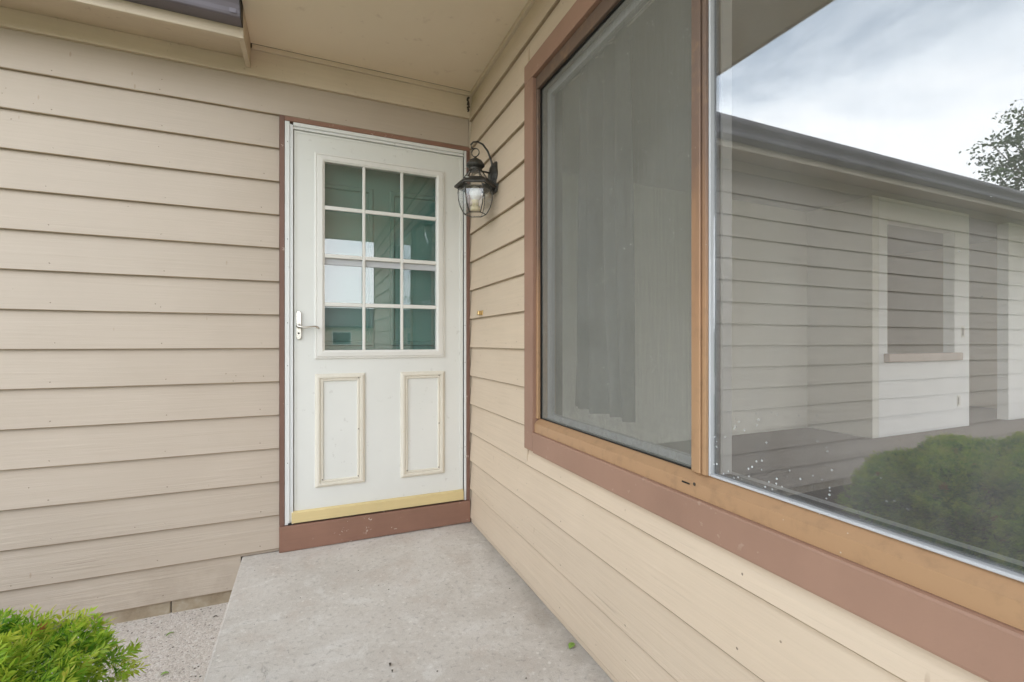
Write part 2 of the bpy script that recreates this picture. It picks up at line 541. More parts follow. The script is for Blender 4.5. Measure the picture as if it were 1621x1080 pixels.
k = M('weathered_black_metal')
iso = k.coord('World')
n1 = k.noise(iso, 45, 4, 0.65)
c = k.colramp(n1, [(0.35, (0.026, 0.025, 0.022)), (0.6, (0.066, 0.062, 0.054)), (0.78, (0.15, 0.145, 0.125))])
k.base(c, 0.45, 0.3, 0.5)
k.bump(n1, 0.2, 0.001)
MAT['lantern'] = k.m

k = M('lantern_white_spot')
k.base((0.62, 0.62, 0.58), 0.6)
MAT['bulb'] = k.m
k = M('candle_sleeve')
k.base((0.60, 0.52, 0.30), 0.5)
MAT['candle'] = k.m

k = M('satin_nickel')
k.base((0.72, 0.69, 0.64), 0.25, 1.0)
MAT['nickel'] = k.m
k = M('aged_brass')
k.base((0.62, 0.44, 0.20), 0.3, 1.0)
MAT['brass'] = k.m


def foliage(name, stops, rough=0.45, trans=0.25):
    k = M(name)
    at = k.n('ShaderNodeAttribute', attribute_name='shade')
    c = k.colramp(at.outputs['Fac'], stops)
    k.base(c, rough, spec=0.35)
    tl = k.n('ShaderNodeBsdfTranslucent')
    k.l(c, tl.inputs[0])
    ms = k.n('ShaderNodeMixShader')
    ms.inputs[0].default_value = trans
    k.l(k.b.outputs[0], ms.inputs[1])
    k.l(tl.outputs[0], ms.inputs[2])
    k.l(ms.outputs[0], k.out.inputs[0])
    return k.m


MAT['yew'] = foliage('yew_needles', [(0.0, (0.03, 0.095, 0.015)), (0.25, (0.075, 0.24, 0.025)), (0.46, (0.21, 0.41, 0.035)), (0.72, (0.45, 0.58, 0.06)), (0.97, (0.56, 0.54, 0.09)), (1.0, (0.42, 0.20, 0.06))], 0.4, 0.5)
MAT['leaf'] = foliage('tree_leaves', [(0.0, (0.02, 0.045, 0.012)), (0.6, (0.05, 0.105, 0.025)), (1.0, (0.09, 0.15, 0.04))], 0.5, 0.3)
MAT['bark'] = painted('bark', (0.11, 0.08, 0.06), 0.2, 0.9, 2, 0.6)
MAT['twig'] = painted('shrub_twig', (0.13, 0.085, 0.05), 0.2, 0.8, None, 0.3)
k = M('mulch')
iso = k.coord('World')
c = k.colramp(k.noise(iso, 40, 5, 0.7), [(0.3, (0.03, 0.02, 0.014)), (0.55, (0.10, 0.065, 0.045)), (0.75, (0.20, 0.15, 0.11))])
k.base(c, 0.95, spec=0.15)
k.bump(k.noise(iso, 60, 4, 0.7), 0.8, 0.02)
MAT['mulch'] = k.m
k = M('lawn')
iso = k.coord('World')
c = k.colramp(k.noise(iso, 3, 6, 0.7), [(0.3, (0.045, 0.075, 0.022)), (0.7, (0.085, 0.12, 0.04))])
k.base(c, 0.95, spec=0.1)
k.bump(k.noise(iso, 80, 3, 0.7), 0.7, 0.03)
MAT['lawn'] = k.m
k = M('green_leaf')
k.base((0.20, 0.33, 0.06), 0.5)
MAT['green_leaf'] = k.m
k = M('dry_debris')
k.base((0.07, 0.055, 0.04), 0.8)
MAT['debris'] = k.m

# ---------------------------------------------------------------- object helpers
WORLD = {}          # world position of each object's origin (no rotations are used on parents)


def tag(o, label=None, cat=None, group=None, kind=None):
    if label:
        o['label'] = label
    if cat:
        o['category'] = cat
    if group:
        o['group'] = group
    if kind:
        o['kind'] = kind
    return o


def thing(name, loc, label, cat, group=None, kind='thing'):
    o = bpy.data.objects.new(name, None)
    o.empty_display_size = 0.1
    COL.objects.link(o)
    o.location = loc
    WORLD[o.name] = Vector(loc)
    return tag(o, label, cat, group, kind)


def place(o, pos, parent):
    pos = Vector(pos)
    if parent is not None:
        o.parent = parent
        o.location = pos - WORLD[parent.name]
    else:
        o.location = pos
    WORLD[o.name] = pos
    return o


def obj(name, bm, mat, parent=None, smooth=False, kind=None, origin=None):
    """link the bmesh (in world coordinates) as one mesh object with its origin at the middle of its box"""
    bm.normal_update()
    me = bpy.data.meshes.new(name)
    vs = [v.co for v in bm.verts]
    lo = Vector((min(v.x for v in vs), min(v.y for v in vs), min(v.z for v in vs)))
    hi = Vector((max(v.x for v in vs), max(v.y for v in vs), max(v.z for v in vs)))
    c = (lo + hi) / 2 if origin is None else Vector(origin)
    bmesh.ops.translate(bm, vec=-c, verts=bm.verts)
    bm.to_mesh(me)
    bm.free()
    if smooth:
        me.polygons.foreach_set('use_smooth', [True] * len(me.polygons))
    if isinstance(mat, str):
        mat = MAT[mat]
    me.materials.append(mat)
    o = bpy.data.objects.new(name, me)
    COL.objects.link(o)
    place(o, c, parent)
    if kind:
        o['kind'] = kind
    return o


def BM():
    return bmesh.new()


def bx(bm, x0, x1, y0, y1, z0, z1, bev=0.0, seg=1):
    if x0 > x1: x0, x1 = x1, x0
    if y0 > y1: y0, y1 = y1, y0
    if z0 > z1: z0, z1 = z1, z0
    r = bmesh.ops.create_cube(bm, size=1.0)
    vs = r['verts']
    for v in vs:
        v.co = Vector(((x0 + x1) / 2 + v.co.x * (x1 - x0), (y0 + y1) / 2 + v.co.y * (y1 - y0), (z0 + z1) / 2 + v.co.z * (z1 - z0)))
    if bev > 0:
        es = list({e for v in vs for e in v.link_edges})
        bmesh.ops.bevel(bm, geom=es, offset=bev, segments=seg, affect='EDGES', profile=0.6)
    return bm


def box(name, mat, parent, x0, x1, y0, y1, z0, z1, bev=0.0, seg=1, kind=None):
    return obj(name, bx(BM(), x0, x1, y0, y1, z0, z1, bev, seg), mat, parent, kind=kind)


def prism(bm, pts, axis, a, b):
    """extrude the closed outline pts (in the two other axes, in order) from a to b along axis"""
    def P(p, t):
        v = list(p)
        v.insert(axis, t)
        return Vector(v)
    A = [bm.verts.new(P(p, a)) for p in pts]
    B = [bm.verts.new(P(p, b)) for p in pts]
    n = len(pts)
    for i in range(n):
        bm.faces.new((A[i], A[(i + 1) % n], B[(i + 1) % n], B[i]))
    bm.faces.new(A[::-1])
    bm.faces.new(B)
    bmesh.ops.recalc_face_normals(bm, faces=bm.faces)
    return bm


def ring_xz(bm, ox0, ox1, oz0, oz1, ix0, ix1, iz0, iz1, y0, y1, prof=None):
    """mitred rectangular frame in the xz plane; prof = list of (t, y): t 0 outer..1 inner"""
    if prof is None:
        prof = [(0, y1), (0, y0), (1, y0), (1, y1)]
    rows = []
    for t, y in prof:
        x0 = ox0 + (ix0 - ox0) * t
        x1 = ox1 + (ix1 - ox1) * t
        z0 = oz0 + (iz0 - oz0) * t
        z1 = oz1 + (iz1 - oz1) * t
        rows.append([bm.verts.new((x0, y, z0)), bm.verts.new((x1, y, z0)), bm.verts.new((x1, y, z1)), bm.verts.new((x0, y, z1))])
    n = len(rows)
    for i in range(n):
        a, b = rows[i], rows[(i + 1) % n]
        for j in range(4):
            bm.faces.new((a[j], a[(j + 1) % 4], b[(j + 1) % 4], b[j]))
    bmesh.ops.recalc_face_normals(bm, faces=bm.faces)
    return bm


def lathe(bm, prof, c=(0, 0, 0), seg=24, rot=0.0, cap=True):
    rows = []
    for r, z in prof:
        rows.append([bm.verts.new((c[0] + r * math.cos(rot + 2 * math.pi * i / seg), c[1] + r * math.sin(rot + 2 * math.pi * i / seg), c[2] + z)) for i in range(seg)])
    for a, b in zip(rows, rows[1:]):
        for i in range(seg):
            bm.faces.new((a[i], a[(i + 1) % seg], b[(i + 1) % seg], b[i]))
    if cap:
        bm.faces.new(rows[0][::-1])
        bm.faces.new(rows[-1])
    bmesh.ops.recalc_face_normals(bm, faces=bm.faces)
    return bm


def tube(bm, pts, rad, seg=8, flat=1.0):
    pts = [Vector(p) for p in pts]
    rows = []
    up = Vector((0, 0, 1))
    for i, p in enumerate(pts):
        t = (pts[min(i + 1, len(pts) - 1)] - pts[max(i - 1, 0)]).normalized()
        u = t.cross(up)
        if u.length < 1e-4:
            u = t.cross(Vector((0, 1, 0)))
        u.normalize()
        v = u.cross(t).normalized()
        r = rad[i] if isinstance(rad, (list, tuple)) else rad
        rows.append([bm.verts.new(p + u * r * math.cos(2 * math.pi * j / seg) + v * r * flat * math.sin(2 * math.pi * j / seg)) for j in range(seg)])
    for a, b in zip(rows, rows[1:]):
        for i in range(seg):
            bm.faces.new((a[i], a[(i + 1) % seg], b[(i + 1) % seg], b[i]))
    bm.faces.new(rows[0][::-1])
    bm.faces.new(rows[-1])
    bmesh.ops.recalc_face_normals(bm, faces=bm.faces)
    return bm


def mesh_np(name, verts, faces_n, loops, mat, parent=None, shade=None, loc=(0, 0, 0), kind=None):
    """mesh from numpy arrays: loops flat vertex indices, faces_n vertices per face; shade per face -> 'shade' attribute"""
    me = bpy.data.meshes.new(name)
    me.vertices.add(len(verts))
    me.vertices.foreach_set('co', (verts - np.array(loc)).astype(np.float32).ravel())
    me.loops.add(len(loops))
    me.loops.foreach_set('vertex_index', loops.astype(np.int32))
    nf = len(faces_n)
    me.polygons.add(nf)
    st = np.concatenate([[0], np.cumsum(faces_n)[:-1]])
    me.polygons.foreach_set('loop_start', st.astype(np.int32))
    me.update(calc_edges=True)
    if shade is not None:
        a = me.attributes.new('shade', 'FLOAT', 'FACE')
        a.data.foreach_set('value', shade.astype(np.float32))
    me.materials.append(MAT[mat])
    o = bpy.data.objects.new(name, me)
    COL.objects.link(o)
    place(o, loc, parent)
    if kind:
        o['kind'] = kind
    return o


# ================================================================ SETTING: ground, porch, walk
GZ = -0.215
bm = BM()
s_ = 900
vs = [bm.verts.new((x, y, GZ - 0.012)) for x, y in ((-s_, -s_), (s_, -s_), (s_, s_), (-s_, s_))]
bm.faces.new(vs)
tag(obj('lawn', bm, 'lawn'), 'wide green lawn round the house', 'lawn', kind='structure')

bm = BM()
bx(bm, -1.205, 0.0, -4.6, 0.0, GZ - 0.1, 0.0, 0.008, 2)
tag(obj('porch_slab', bm, 'concrete'), 'raised grey concrete porch slab at the entry door', 'porch slab', kind='structure')

bm = BM()
bx(bm, -1.95, -1.2, -4.6, 0.02, GZ - 0.1, GZ)
tag(obj('aggregate_walk', bm, 'aggregate'), 'exposed aggregate concrete strip beside the porch slab', 'walk', kind='structure')

bm = BM()
bx(bm, -1.95, 0.0, -9.5, -4.605, GZ - 0.1, GZ + 0.02, 0.006, 1)  # out-of-view paving added to bounce light onto the porch ceiling
tag(obj('bounce_walk', bm, 'concrete'), 'unseen concrete paving before the porch, added to bounce light up', 'walk', kind='structure')
bm = BM()
bx(bm, -14, 12, -16.0, -9.505, GZ - 0.1, GZ + 0.015, 0.006, 1)  # more out-of-view concrete, added for its ground bounce
tag(obj('bounce_driveway', bm, 'concrete'), 'wide unseen concrete paving, added to bounce light to the porch', 'bounce_driveway', kind='structure')

bm = BM()
bx(bm, -7.5, -1.952, -3.2, 0.02, GZ - 0.1, GZ - 0.004)
tag(obj('mulch_bed', bm, 'mulch'), 'dark mulch planting bed under the shrub', 'planting bed', kind='structure')

# ================================================================ ENTRY WALL (plane y = 0)
WL = -8.2                                        # far left end of the entry wall
E1, Z1 = 0.1706, 0.018
ew = thing('entry_wall', (-4, 0, GZ), 'cream lap sided wall with the white door set in it', 'wall')
box('sheathing', 'plywood_dark', ew, WL, -1.02, 0.0, 0.10, GZ, 2.56)
box('sheathing', 'plywood_dark', ew, -1.02, 0.10, 0.0, 0.10, 2.2, 2.56)


def lap_profile(h, t_bot=0.0205, t_top=0.0035, lap=0.02):
    """outline of a board in (out, z): out is distance off the wall"""
    return [(0.001, 0.0015), (t_bot - 0.0022, 0.0), (t_bot, 0.0034), (t_top, h + lap), (0.001, h + lap)]


_board_cache = {}


def board(parent, axis, a, b, z, h=0.1706, lap=0.02, mat=None, name='siding_board'):
    """one lapped board from a to b along axis x (0) or y (1)"""
    ln = round(abs(b - a), 3)
    key = (axis, ln, round(h, 4), lap)
    if key not in _board_cache:
        bm = BM()
        pr = lap_profile(h, lap=lap)
        nseg = max(2, int(ln / 0.35))
        rows = []
        rnd = random.Random(hash(key) & 0xffff)
        for i in range(nseg + 1):
            u = -ln / 2 + ln * i / nseg
            dz = rnd.uniform(-0.0011, 0.0011)
            do = rnd.uniform(-0.0008, 0.0008)
            row = []
            for j, (o, zz_) in enumerate(pr):
                oo = o + (do if j in (1, 2) else 0)
                z2 = zz_ + (dz if j < 3 else 0)
                row.append(bm.verts.new((u, -oo, z2) if axis == 0 else (-oo, u, z2)))
            rows.append(row)
        n = len(pr)
        for r0, r1 in zip(rows, rows[1:]):
            for j in range(n):
                fc_ = bm.faces.new((r0[j], r0[(j + 1) % n], r1[(j + 1) % n], r1[j]))
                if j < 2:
                    fc_.material_index = 1  # underside and chamfer carry the painted lap shadow
        bm.faces.new(rows[0])
        bm.faces.new(rows[-1][::-1])
        bmesh.ops.recalc_face_normals(bm, faces=bm.faces)
        me = bpy.data.meshes.new(name)
        bm.to_mesh(me)
        bm.free()
        me.materials.append(MAT[mat or ('siding_x' if axis == 0 else 'siding_y_lit')])
        me.materials.append(MAT['lap_shade'])
        _board_cache[key] = me
    o = bpy.data.objects.new(name, _board_cache[key])
    COL.objects.link(o)
    m = (a + b) / 2
    place(o, (m, 0.0, z) if axis == 0 else (0.0, m, z), parent)
    return o


for kx in range(-1, 14):
    z = Z1 + E1 * kx
    if kx == -1:
        board(ew, 0, WL, -1.212, z)
    elif kx < 13:
        board(ew, 0, WL, -1.0385, z)
    else:
        board(ew, 0, WL, -0.022, z)

box('filler_strip', 'siding_x', ew, -1.211, -1.0385, -0.006, -0.001, 0.0015, 0.03)
# foundation blocks below the siding
x = WL
bi = 0
edges = [-1.212, -1.50, -1.90]
while edges[-1] > WL:
    edges.append(edges[-1] - 0.40)
for a, b in zip(edges, edges[1:]):
    box('foundation_block', 'foundation', ew, b + 0.003, a - 0.003, -0.004 - 0.002 * random.random(), 0.05, GZ - 0.05, -0.12, 0.003)
box('mortar', 'foundation', ew, WL, -1.21, 0.003, 0.06, GZ - 0.05, -0.12)
box('skirt_strip', 'brown_x', ew, WL, -1.214, -0.010, -0.001, -0.152, -0.128)

# frieze board and the quarter-round bead under the porch ceiling
box('frieze_board', 'cream_x', ew, WL, -0.002, -0.026, -0.001, 2.409, 2.545, 0.002)
box('bead', 'cream_x', ew, -1.16, -0.002, -0.0403, -0.0265, 2.535, 2.5597, 0.004, 2)

# ================================================================ EAVE OVER THE ENTRY WALL
XE = -1.166
ev = thing('eave', (-4, -0.2, 2.44), 'cream boxed eave with dark gutter above the entry wall', 'eave')
bm = BM()
prism(bm, [(-0.262, 2.443), (-0.262, 2.455), (-0.027, 2.500), (-0.027, 2.488)], 0, WL - 0.3, XE - 0.022)
obj('soffit', bm, 'cream_x', ev)
box('fascia', 'cream_x', ev, WL - 0.3, XE - 0.0, -0.284, -0.2625, 2.436, 2.60, 0.002)
bm = BM()
prism(bm, [(-0.262, 2.436), (-0.027, 2.444), (-0.027, 2.63), (-0.262, 2.60)], 0, XE - 0.021, XE)
obj('return_board', bm, 'cream_y', ev)
# gutter: K profile
gp = [(-0.286, 2.482), (-0.350, 2.482), (-0.358, 2.486), (-0.362, 2.495), (-0.366, 2.510), (-0.374, 2.527), (-0.386, 2.543), (-0.395, 2.556), (-0.400, 2.570), (-0.401, 2.586), (-0.391, 2.587), (-0.391, 2.582), (-0.396, 2.580), (-0.396, 2.570), (-0.370, 2.530), (-0.354, 2.488), (-0.290, 2.488), (-0.290, 2.590), (-0.286, 2.590)]
bm = BM()
prism(bm, gp, 0, WL - 0.3, XE - 0.006)
g = obj('gutter', bm, 'gutter', ev)
bm = BM()
prism(bm, [p for p in gp[:11]] + [(-0.286, 2.590)], 0, XE - 0.0055, XE - 0.003)
obj('end_cap', bm, 'black', g)
box('gutter_seam', 'gutter', g, XE - 0.045, XE - 0.02, -0.3665, -0.3645, 2.492, 2.512)
# roof plane
bm = BM()
sl = 0.30
def rz(y):
    return 2.60 + (y + 0.30) * sl
prism(bm, [(-0.33, rz(-0.33)), (4.0, rz(4.0)), (8.3, rz(-0.33)), (8.3, rz(-0.33) - 0.12), (4.0, rz(4.0) - 0.12), (-0.30, rz(-0.30) - 0.02)], 0, WL - 0.35, XE - 0.001)
obj('roof', bm, 'shingle', ev)

# ================================================================ PORCH CEILING / roof of the window wing
bm = BM()
bx(bm, XE + 0.001, -0.0005, -4.56, -0.0405, 2.560, 2.60)
tag(obj('porch_ceiling', bm, 'ceiling'), 'tan painted porch ceiling over the entry', 'ceiling', kind='structure')
wr = thing('wing_roof', (2, -2, 2.6), 'shingled roof over the window wing and porch', 'roof')
box('fascia', 'cream_y', wr, XE - 0.02, XE + 0.0, -4.58, -0.405, 2.555, 2.70, 0.002)
box('fascia', 'cream_x', wr, XE, 8.2, -4.582, -4.562, 2.555, 2.70, 0.002)
bm = BM()
prism(bm, [(XE - 0.03, 2.702), (3.5, 3.9), (8.3, 2.702), (8.3, 2.60), (XE - 0.019, 2.601)], 1, -4.62, 0.9)
obj('roof_deck', bm, 'shingle', wr)

# ================================================================ WINDOW WALL (plane x = 0)
YE = -4.54
E2, Z2 = 0.1687, 0.0285
WY0, WY1 = -2.793, -0.827          # outer edges of the window trim
WZ0, WZ1 = 0.608, 2.278
ww = thing('window_wall', (0, -2.3, 0), 'cream lap sided wall holding the wide brown window', 'wall')
gy0, gy1, gz0, gz1 = -2.705, -0.915, 0.70, 2.185     # rough opening
box('sheathing', 'plywood_dark', ww, 0.0, 0.11, gy1, 0.1, GZ, 2.62)
box('sheathing', 'plywood_dark', ww, 0.0, 0.11, YE, gy0, GZ, 2.62)
box('sheathing', 'plywood_dark', ww, 0.0, 0.11, gy0, gy1, GZ, gz0)
box('sheathing', 'plywood_dark', ww, 0.0, 0.11, gy0, gy1, gz1, 2.62)
for kx in range(-1, 15):
    z = Z2 + E2 * kx
    top = z + E2
    if kx == -1:
        bm = BM()
        bx(bm, -0.012, -0.002, YE, -0.018, 0.003, Z2 + 0.02)
        obj('siding_board', bm, 'siding_y_lit', ww)
        continue
    h = E2
    if kx == 14:
        board(ww, 1, YE, -0.021, z, 0.155, 0.0)
    elif z > WZ0 - 0.02 and top < WZ1 + 0.02:
        board(ww, 1, WY1 - 0.001, -0.021, z, h)
        board(ww, 1, YE, WY0 + 0.001, z, h)
    else:
        if z < WZ0 < top or z < WZ1 < top:
            board(ww, 1, WY1 - 0.001, -0.021, z, h)
            board(ww, 1, YE, WY0 + 0.001, z, h)
            if z < WZ0 < top:
                board(ww, 1, WY0 + 0.002, WY1 - 0.002, z, WZ0 + 0.02 - z, 0.0)
            else:
                # above the window: the part of this row over the head trim
                bm = BM()
                bx(bm, -0.006, -0.001, WY0 + 0.002, WY1 - 0.002, WZ1 - 0.02, top + 0.02)
                obj('siding_board', bm, 'siding_y_lit', ww)
        else:
            board(ww, 1, YE, -0.021, z, h)
box('bead', 'cream_y', ww, -0.022, -0.0005, YE, -0.041, 2.536, 2.5597, 0.004, 2)
box('corner_trim', 'cream_z', ww, -0.0195, -0.0005, -0.0205, -0.0015, 0.003, 2.534, 0.003, 2)
box('end_board', 'cream_z', ww, -0.024, 0.12, YE - 0.03, YE - 0.001, GZ, 2.558, 0.002)

# ================================================================ SLIDING WINDOW
win = thing('sliding_window', (-0.02, -1.81, 0.608), 'wide sliding window with brown wood trim and faded bronze frame', 'window')
xo = -0.032
# wood trim: jambs run past the sill piece
box('side_trim', 'brown', win, xo, -0.0035, -0.910, WY1, 0.612, 2.194, 0.003, 2)
box('side_trim', 'brown', win, xo, -0.0035, WY0, -2.710, 0.612, 2.194, 0.003, 2)
box('head_trim', 'brown', win, xo, -0.0035, WY0, WY1, 2.1945, WZ1, 0.003, 2)
bm = BM()
bx(bm, xo - 0.001, -0.0035, -2.7095, -0.9105, WZ0, 0.694, 0.006, 2)
for v in bm.verts:
    v.co.z += 0.0012 * math.sin(v.co.y * 7)
obj('sill_trim', bm, 'brown', win)
# bronze frame members
SY0, SY1 = -2.692, -0.928
SZ0, SZ1 = 0.752, 2.139
bm = BM()
prism(bm, [(-0.022, 0.6945), (-0.022, 0.731), (-0.0185, 0.734), (0.003, SZ0), (0.009, SZ0), (0.009, 0.6945)], 1, -2.7095, -0.9105)
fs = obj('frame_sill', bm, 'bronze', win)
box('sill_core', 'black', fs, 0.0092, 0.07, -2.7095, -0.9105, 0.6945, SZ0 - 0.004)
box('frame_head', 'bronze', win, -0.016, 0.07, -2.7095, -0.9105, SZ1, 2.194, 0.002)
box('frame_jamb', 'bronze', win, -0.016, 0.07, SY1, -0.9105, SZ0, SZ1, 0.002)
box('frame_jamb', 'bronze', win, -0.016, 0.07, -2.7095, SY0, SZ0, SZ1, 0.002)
# mullion in three ribs
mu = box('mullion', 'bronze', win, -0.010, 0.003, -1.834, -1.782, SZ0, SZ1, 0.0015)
box('mullion_core', 'black', mu, 0.0032, 0.034, -1.834, -1.782, SZ0, SZ1)
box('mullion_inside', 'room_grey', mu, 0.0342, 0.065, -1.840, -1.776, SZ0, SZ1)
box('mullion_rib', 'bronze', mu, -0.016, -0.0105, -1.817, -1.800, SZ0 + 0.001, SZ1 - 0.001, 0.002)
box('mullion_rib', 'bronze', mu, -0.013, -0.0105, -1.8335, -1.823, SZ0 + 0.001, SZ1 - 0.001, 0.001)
# screen with its own dark spline
scn = box('insect_screen', 'screen', win, 0.0030, 0.0036, -1.781, SY1 - 0.006, SZ0 + 0.004, SZ1 - 0.006)
box('screen_spline', 'black', scn, -0.004, 0.006, SY1 - 0.006, SY1 - 0.0005, SZ0 + 0.001, SZ1 - 0.0005)
box('screen_spline', 'black', scn, -0.004, 0.006, -1.7815, SY1 - 0.0065, SZ1 - 0.0055, SZ1 - 0.0005)
box('screen_spline', 'black', scn, -0.002, 0.006, -1.7815, SY1 - 0.0065, SZ0 + 0.0005, SZ0 + 0.0035)
# sliding sash behind the screen
sash = obj('sash', bx(BM(), 0.030, 0.050, -0.956, SY1 - 0.001, SZ0, SZ1), 'vinyl_bead', win)
box('sash_rail', 'vinyl_bead', sash, 0.030, 0.050, -1.781, -0.9565, SZ0, SZ0 + 0.022)
box('sash_rail', 'vinyl_bead', sash, 0.030, 0.050, -1.781, -0.9565, SZ1 - 0.03, SZ1)
box('sash_pane', 'inner_glass', sash, 0.038, 0.042, -1.781, -0.9565, SZ0 + 0.023, SZ1 - 0.031)
# fixed pane with grey-white bead
box('window_pane', 'window_glass', win, 0.004, 0.008, SY0 + 0.002, -1.8408, SZ0 + 0.0068, SZ1 - 0.008)
box('glazing_bead', 'vinyl_bead', win, -0.007, 0.009, -1.8405, -1.8345, SZ0 + 0.001, SZ1 - 0.001, 0.0015)
box('glazing_bead', 'vinyl_bead', win, -0.007, 0.009, SY0 + 0.0005, SY0 + 0.009, SZ0 + 0.001, SZ1 - 0.001, 0.0015)
box('glazing_bead', 'vinyl_bead', win, -0.007, 0.009, SY0 + 0.0095, -1.8410, SZ0 + 0.0005, SZ0 + 0.0065, 0.0015)
box('glazing_bead', 'vinyl_bead', win, -0.007, 0.009, SY0 + 0.0095, -1.8410, SZ1 - 0.009, SZ1 - 0.0005, 0.0015)
# weep slot and screw on the sill
box('weep_slot', 'black', win, -0.0232, -0.0215, -1.790, -1.764, 0.7205, 0.7245)
bm = BM()
lathe(bm, [(0.0042, -0.001), (0.0042, 0.0008), (0.002, 0.0012)], (0, 0, 0), 10)
bmesh.ops.rotate(bm, cent=(0, 0, 0), matrix=Matrix.Rotation(R(-90), 3, 'Y'), verts=bm.verts)
bmesh.ops.translate(bm, vec=(-0.0225, -1.806, 0.7265), verts=bm.verts)
obj('screw', bm, 'screw', win)
box('inner_sill', 'room_grey', win, 0.071, 0.16, gy0, gy1, 0.70, 0.725)

# ================================================================ STORM DOOR
dr = thing('storm_door', (-0.52, -0.02, 0.0), 'white storm door with twelve paned window and yellow bottom strip', 'door')
cas = box('door_casing', 'brown_z', dr, -1.0365, -1.0130, -0.033, -0.001, 0.133, 2.232, 0.002)
box('door_casing', 'brown_z', dr, -0.041, -0.0205, -0.033, -0.001, 0.133, 2.208, 0.002)
box('door_casing', 'brown_x', dr, -1.0125, -0.0205, -0.0325, -0.001, 2.2085, 2.231, 0.002)
# kickboard with ledge
bm = BM()
bx(bm, -1.038, -0.0205, -0.042, -0.001, 0.0025, 0.1325, 0.003, 2)
for v in bm.verts:
    if v.co.z < 0.02:
        v.co.z += 0.0035 * (v.co.x + 1.0)
obj('kickboard', bm, 'brown_x', dr)
# white aluminium frame, stepped
fr = box('door_frame', 'alum', dr, -1.0125, -0.990, -0.030, 0.0, 0.135, 2.2075, 0.001)
box('frame_step', 'alum', fr, -0.9895, -0.980, -0.024, 0.0, 0.136, 2.199, 0.001)
box('frame_step', 'alum', fr, -0.9795, -0.9735, -0.033, 0.0, 0.137, 2.192, 0.001)
fr2 = box('door_frame', 'alum', dr, -0.0535, -0.0415, -0.030, 0.0, 0.135, 2.2075, 0.001)
box('frame_step', 'black', fr2, -0.0575, -0.054, -0.018, 0.0, 0.136, 2.199)
fr3 = box('door_frame', 'alum', dr, -0.9730, -0.0580, -0.030, 0.0, 2.189, 2.2075, 0.001)
box('frame_step', 'alum', fr3, -0.9730, -0.0580, -0.024, 0.0, 2.1795, 2.1885, 0.001)
box('frame_step', 'alum', fr3, -0.9730, -0.0580, -0.031, 0.0, 2.1725, 2.179, 0.001)
for zz_ in (0.45, 0.95, 1.17, 1.60, 2.1):
    box('screw', 'screw', fr, -1.0005, -0.9975, -0.0310, -0.0295, zz_, zz_ + 0.004)
    box('screw', 'screw', fr2, -0.0505, -0.0480, -0.0310, -0.0295, zz_, zz_ + 0.004)
# slab: four members round the opening
DX0, DX1, DZ0, DZ1 = -0.9705, -0.0585, 0.1445, 2.1705
ox0, ox1, oz0, oz1 = -0.842, -0.203, 1.010, 2.047
YF = -0.022
bm = BM()
ring_xz(bm, DX0, DX1, DZ0, DZ1, ox0, ox1, oz0, oz1, YF, 0.012, [(0, 0.012), (0, YF + 0.002), (0.012, YF), (1, YF), (1, 0.012)])
pan = obj('door_panel', bm, 'door_white', dr)
# raised edge strip at both sides
box('edge_strip', 'door_white', pan, DX0 + 0.004, DX0 + 0.010, YF - 0.003, YF + 0.0, DZ0 + 0.06, DZ1 - 0.005)
box('edge_strip', 'door_white', pan, DX1 - 0.022, DX1 - 0.004, YF - 0.004, YF + 0.0, DZ0 + 0.06, DZ1 - 0.016, 0.001)
box('edge_strip', 'door_white', pan, DX0 + 0.011, DX1 - 0.004, YF - 0.003, YF + 0.0, DZ1 - 0.014, DZ1 - 0.004, 0.001)
# window frame in the door, moulded
bm = BM()
ring_xz(bm, -0.872, -0.172, 0.984, 2.068, -0.8225, -0.2225, 1.030, 2.027, 0, 0, [(0, YF + 0.001), (0.02, YF - 0.007), (0.16, YF - 0.009), (0.20, YF - 0.006), (0.26, YF - 0.006), (0.30, YF - 0.012), (0.78, YF - 0.014), (0.86, YF - 0.011), (1, YF - 0.008), (1, YF + 0.022), (0, YF + 0.005)])
wf = obj('window_frame', bm, 'door_trim', dr)
mx0, mx1, mz0, mz1 = -0.8225, -0.2225, 1.030, 2.027
vb = (-0.6240, -0.4195)
hb = (1.2735, 1.5300, 1.7850)
for v in vb:
    box('muntin', 'door_trim', wf, v - 0.0078, v + 0.0078, -0.030, -0.018, mz0, mz1, 0.0025)
xs = [mx0] + [q for v in vb for q in (v - 0.0079, v + 0.0079)] + [mx1]
for h in hb:
    for i in range(3):
        box('muntin', 'door_trim', wf, xs[2 * i], xs[2 * i + 1], -0.0295, -0.018, h - 0.0105, h + 0.0105, 0.0025)
# the two storm panes (upper one forward) with the grey meeting rail
box('meeting_rail', 'vinyl_bead', wf, mx0 + 0.0005, mx1 - 0.0005, -0.0125, 0.004, 1.486, 1.522, 0.001)
xs2 = xs
box('pane', 'door_glass', wf, mx0 + 0.0005, mx1 - 0.0005, -0.0145, -0.0125 - 0.0002, 1.522, mz1 - 0.0005)
box('pane', 'door_glass', wf, mx0 + 0.0005, mx1 - 0.0005, -0.0070, -0.0050, mz0 + 0.0005, 1.4855)
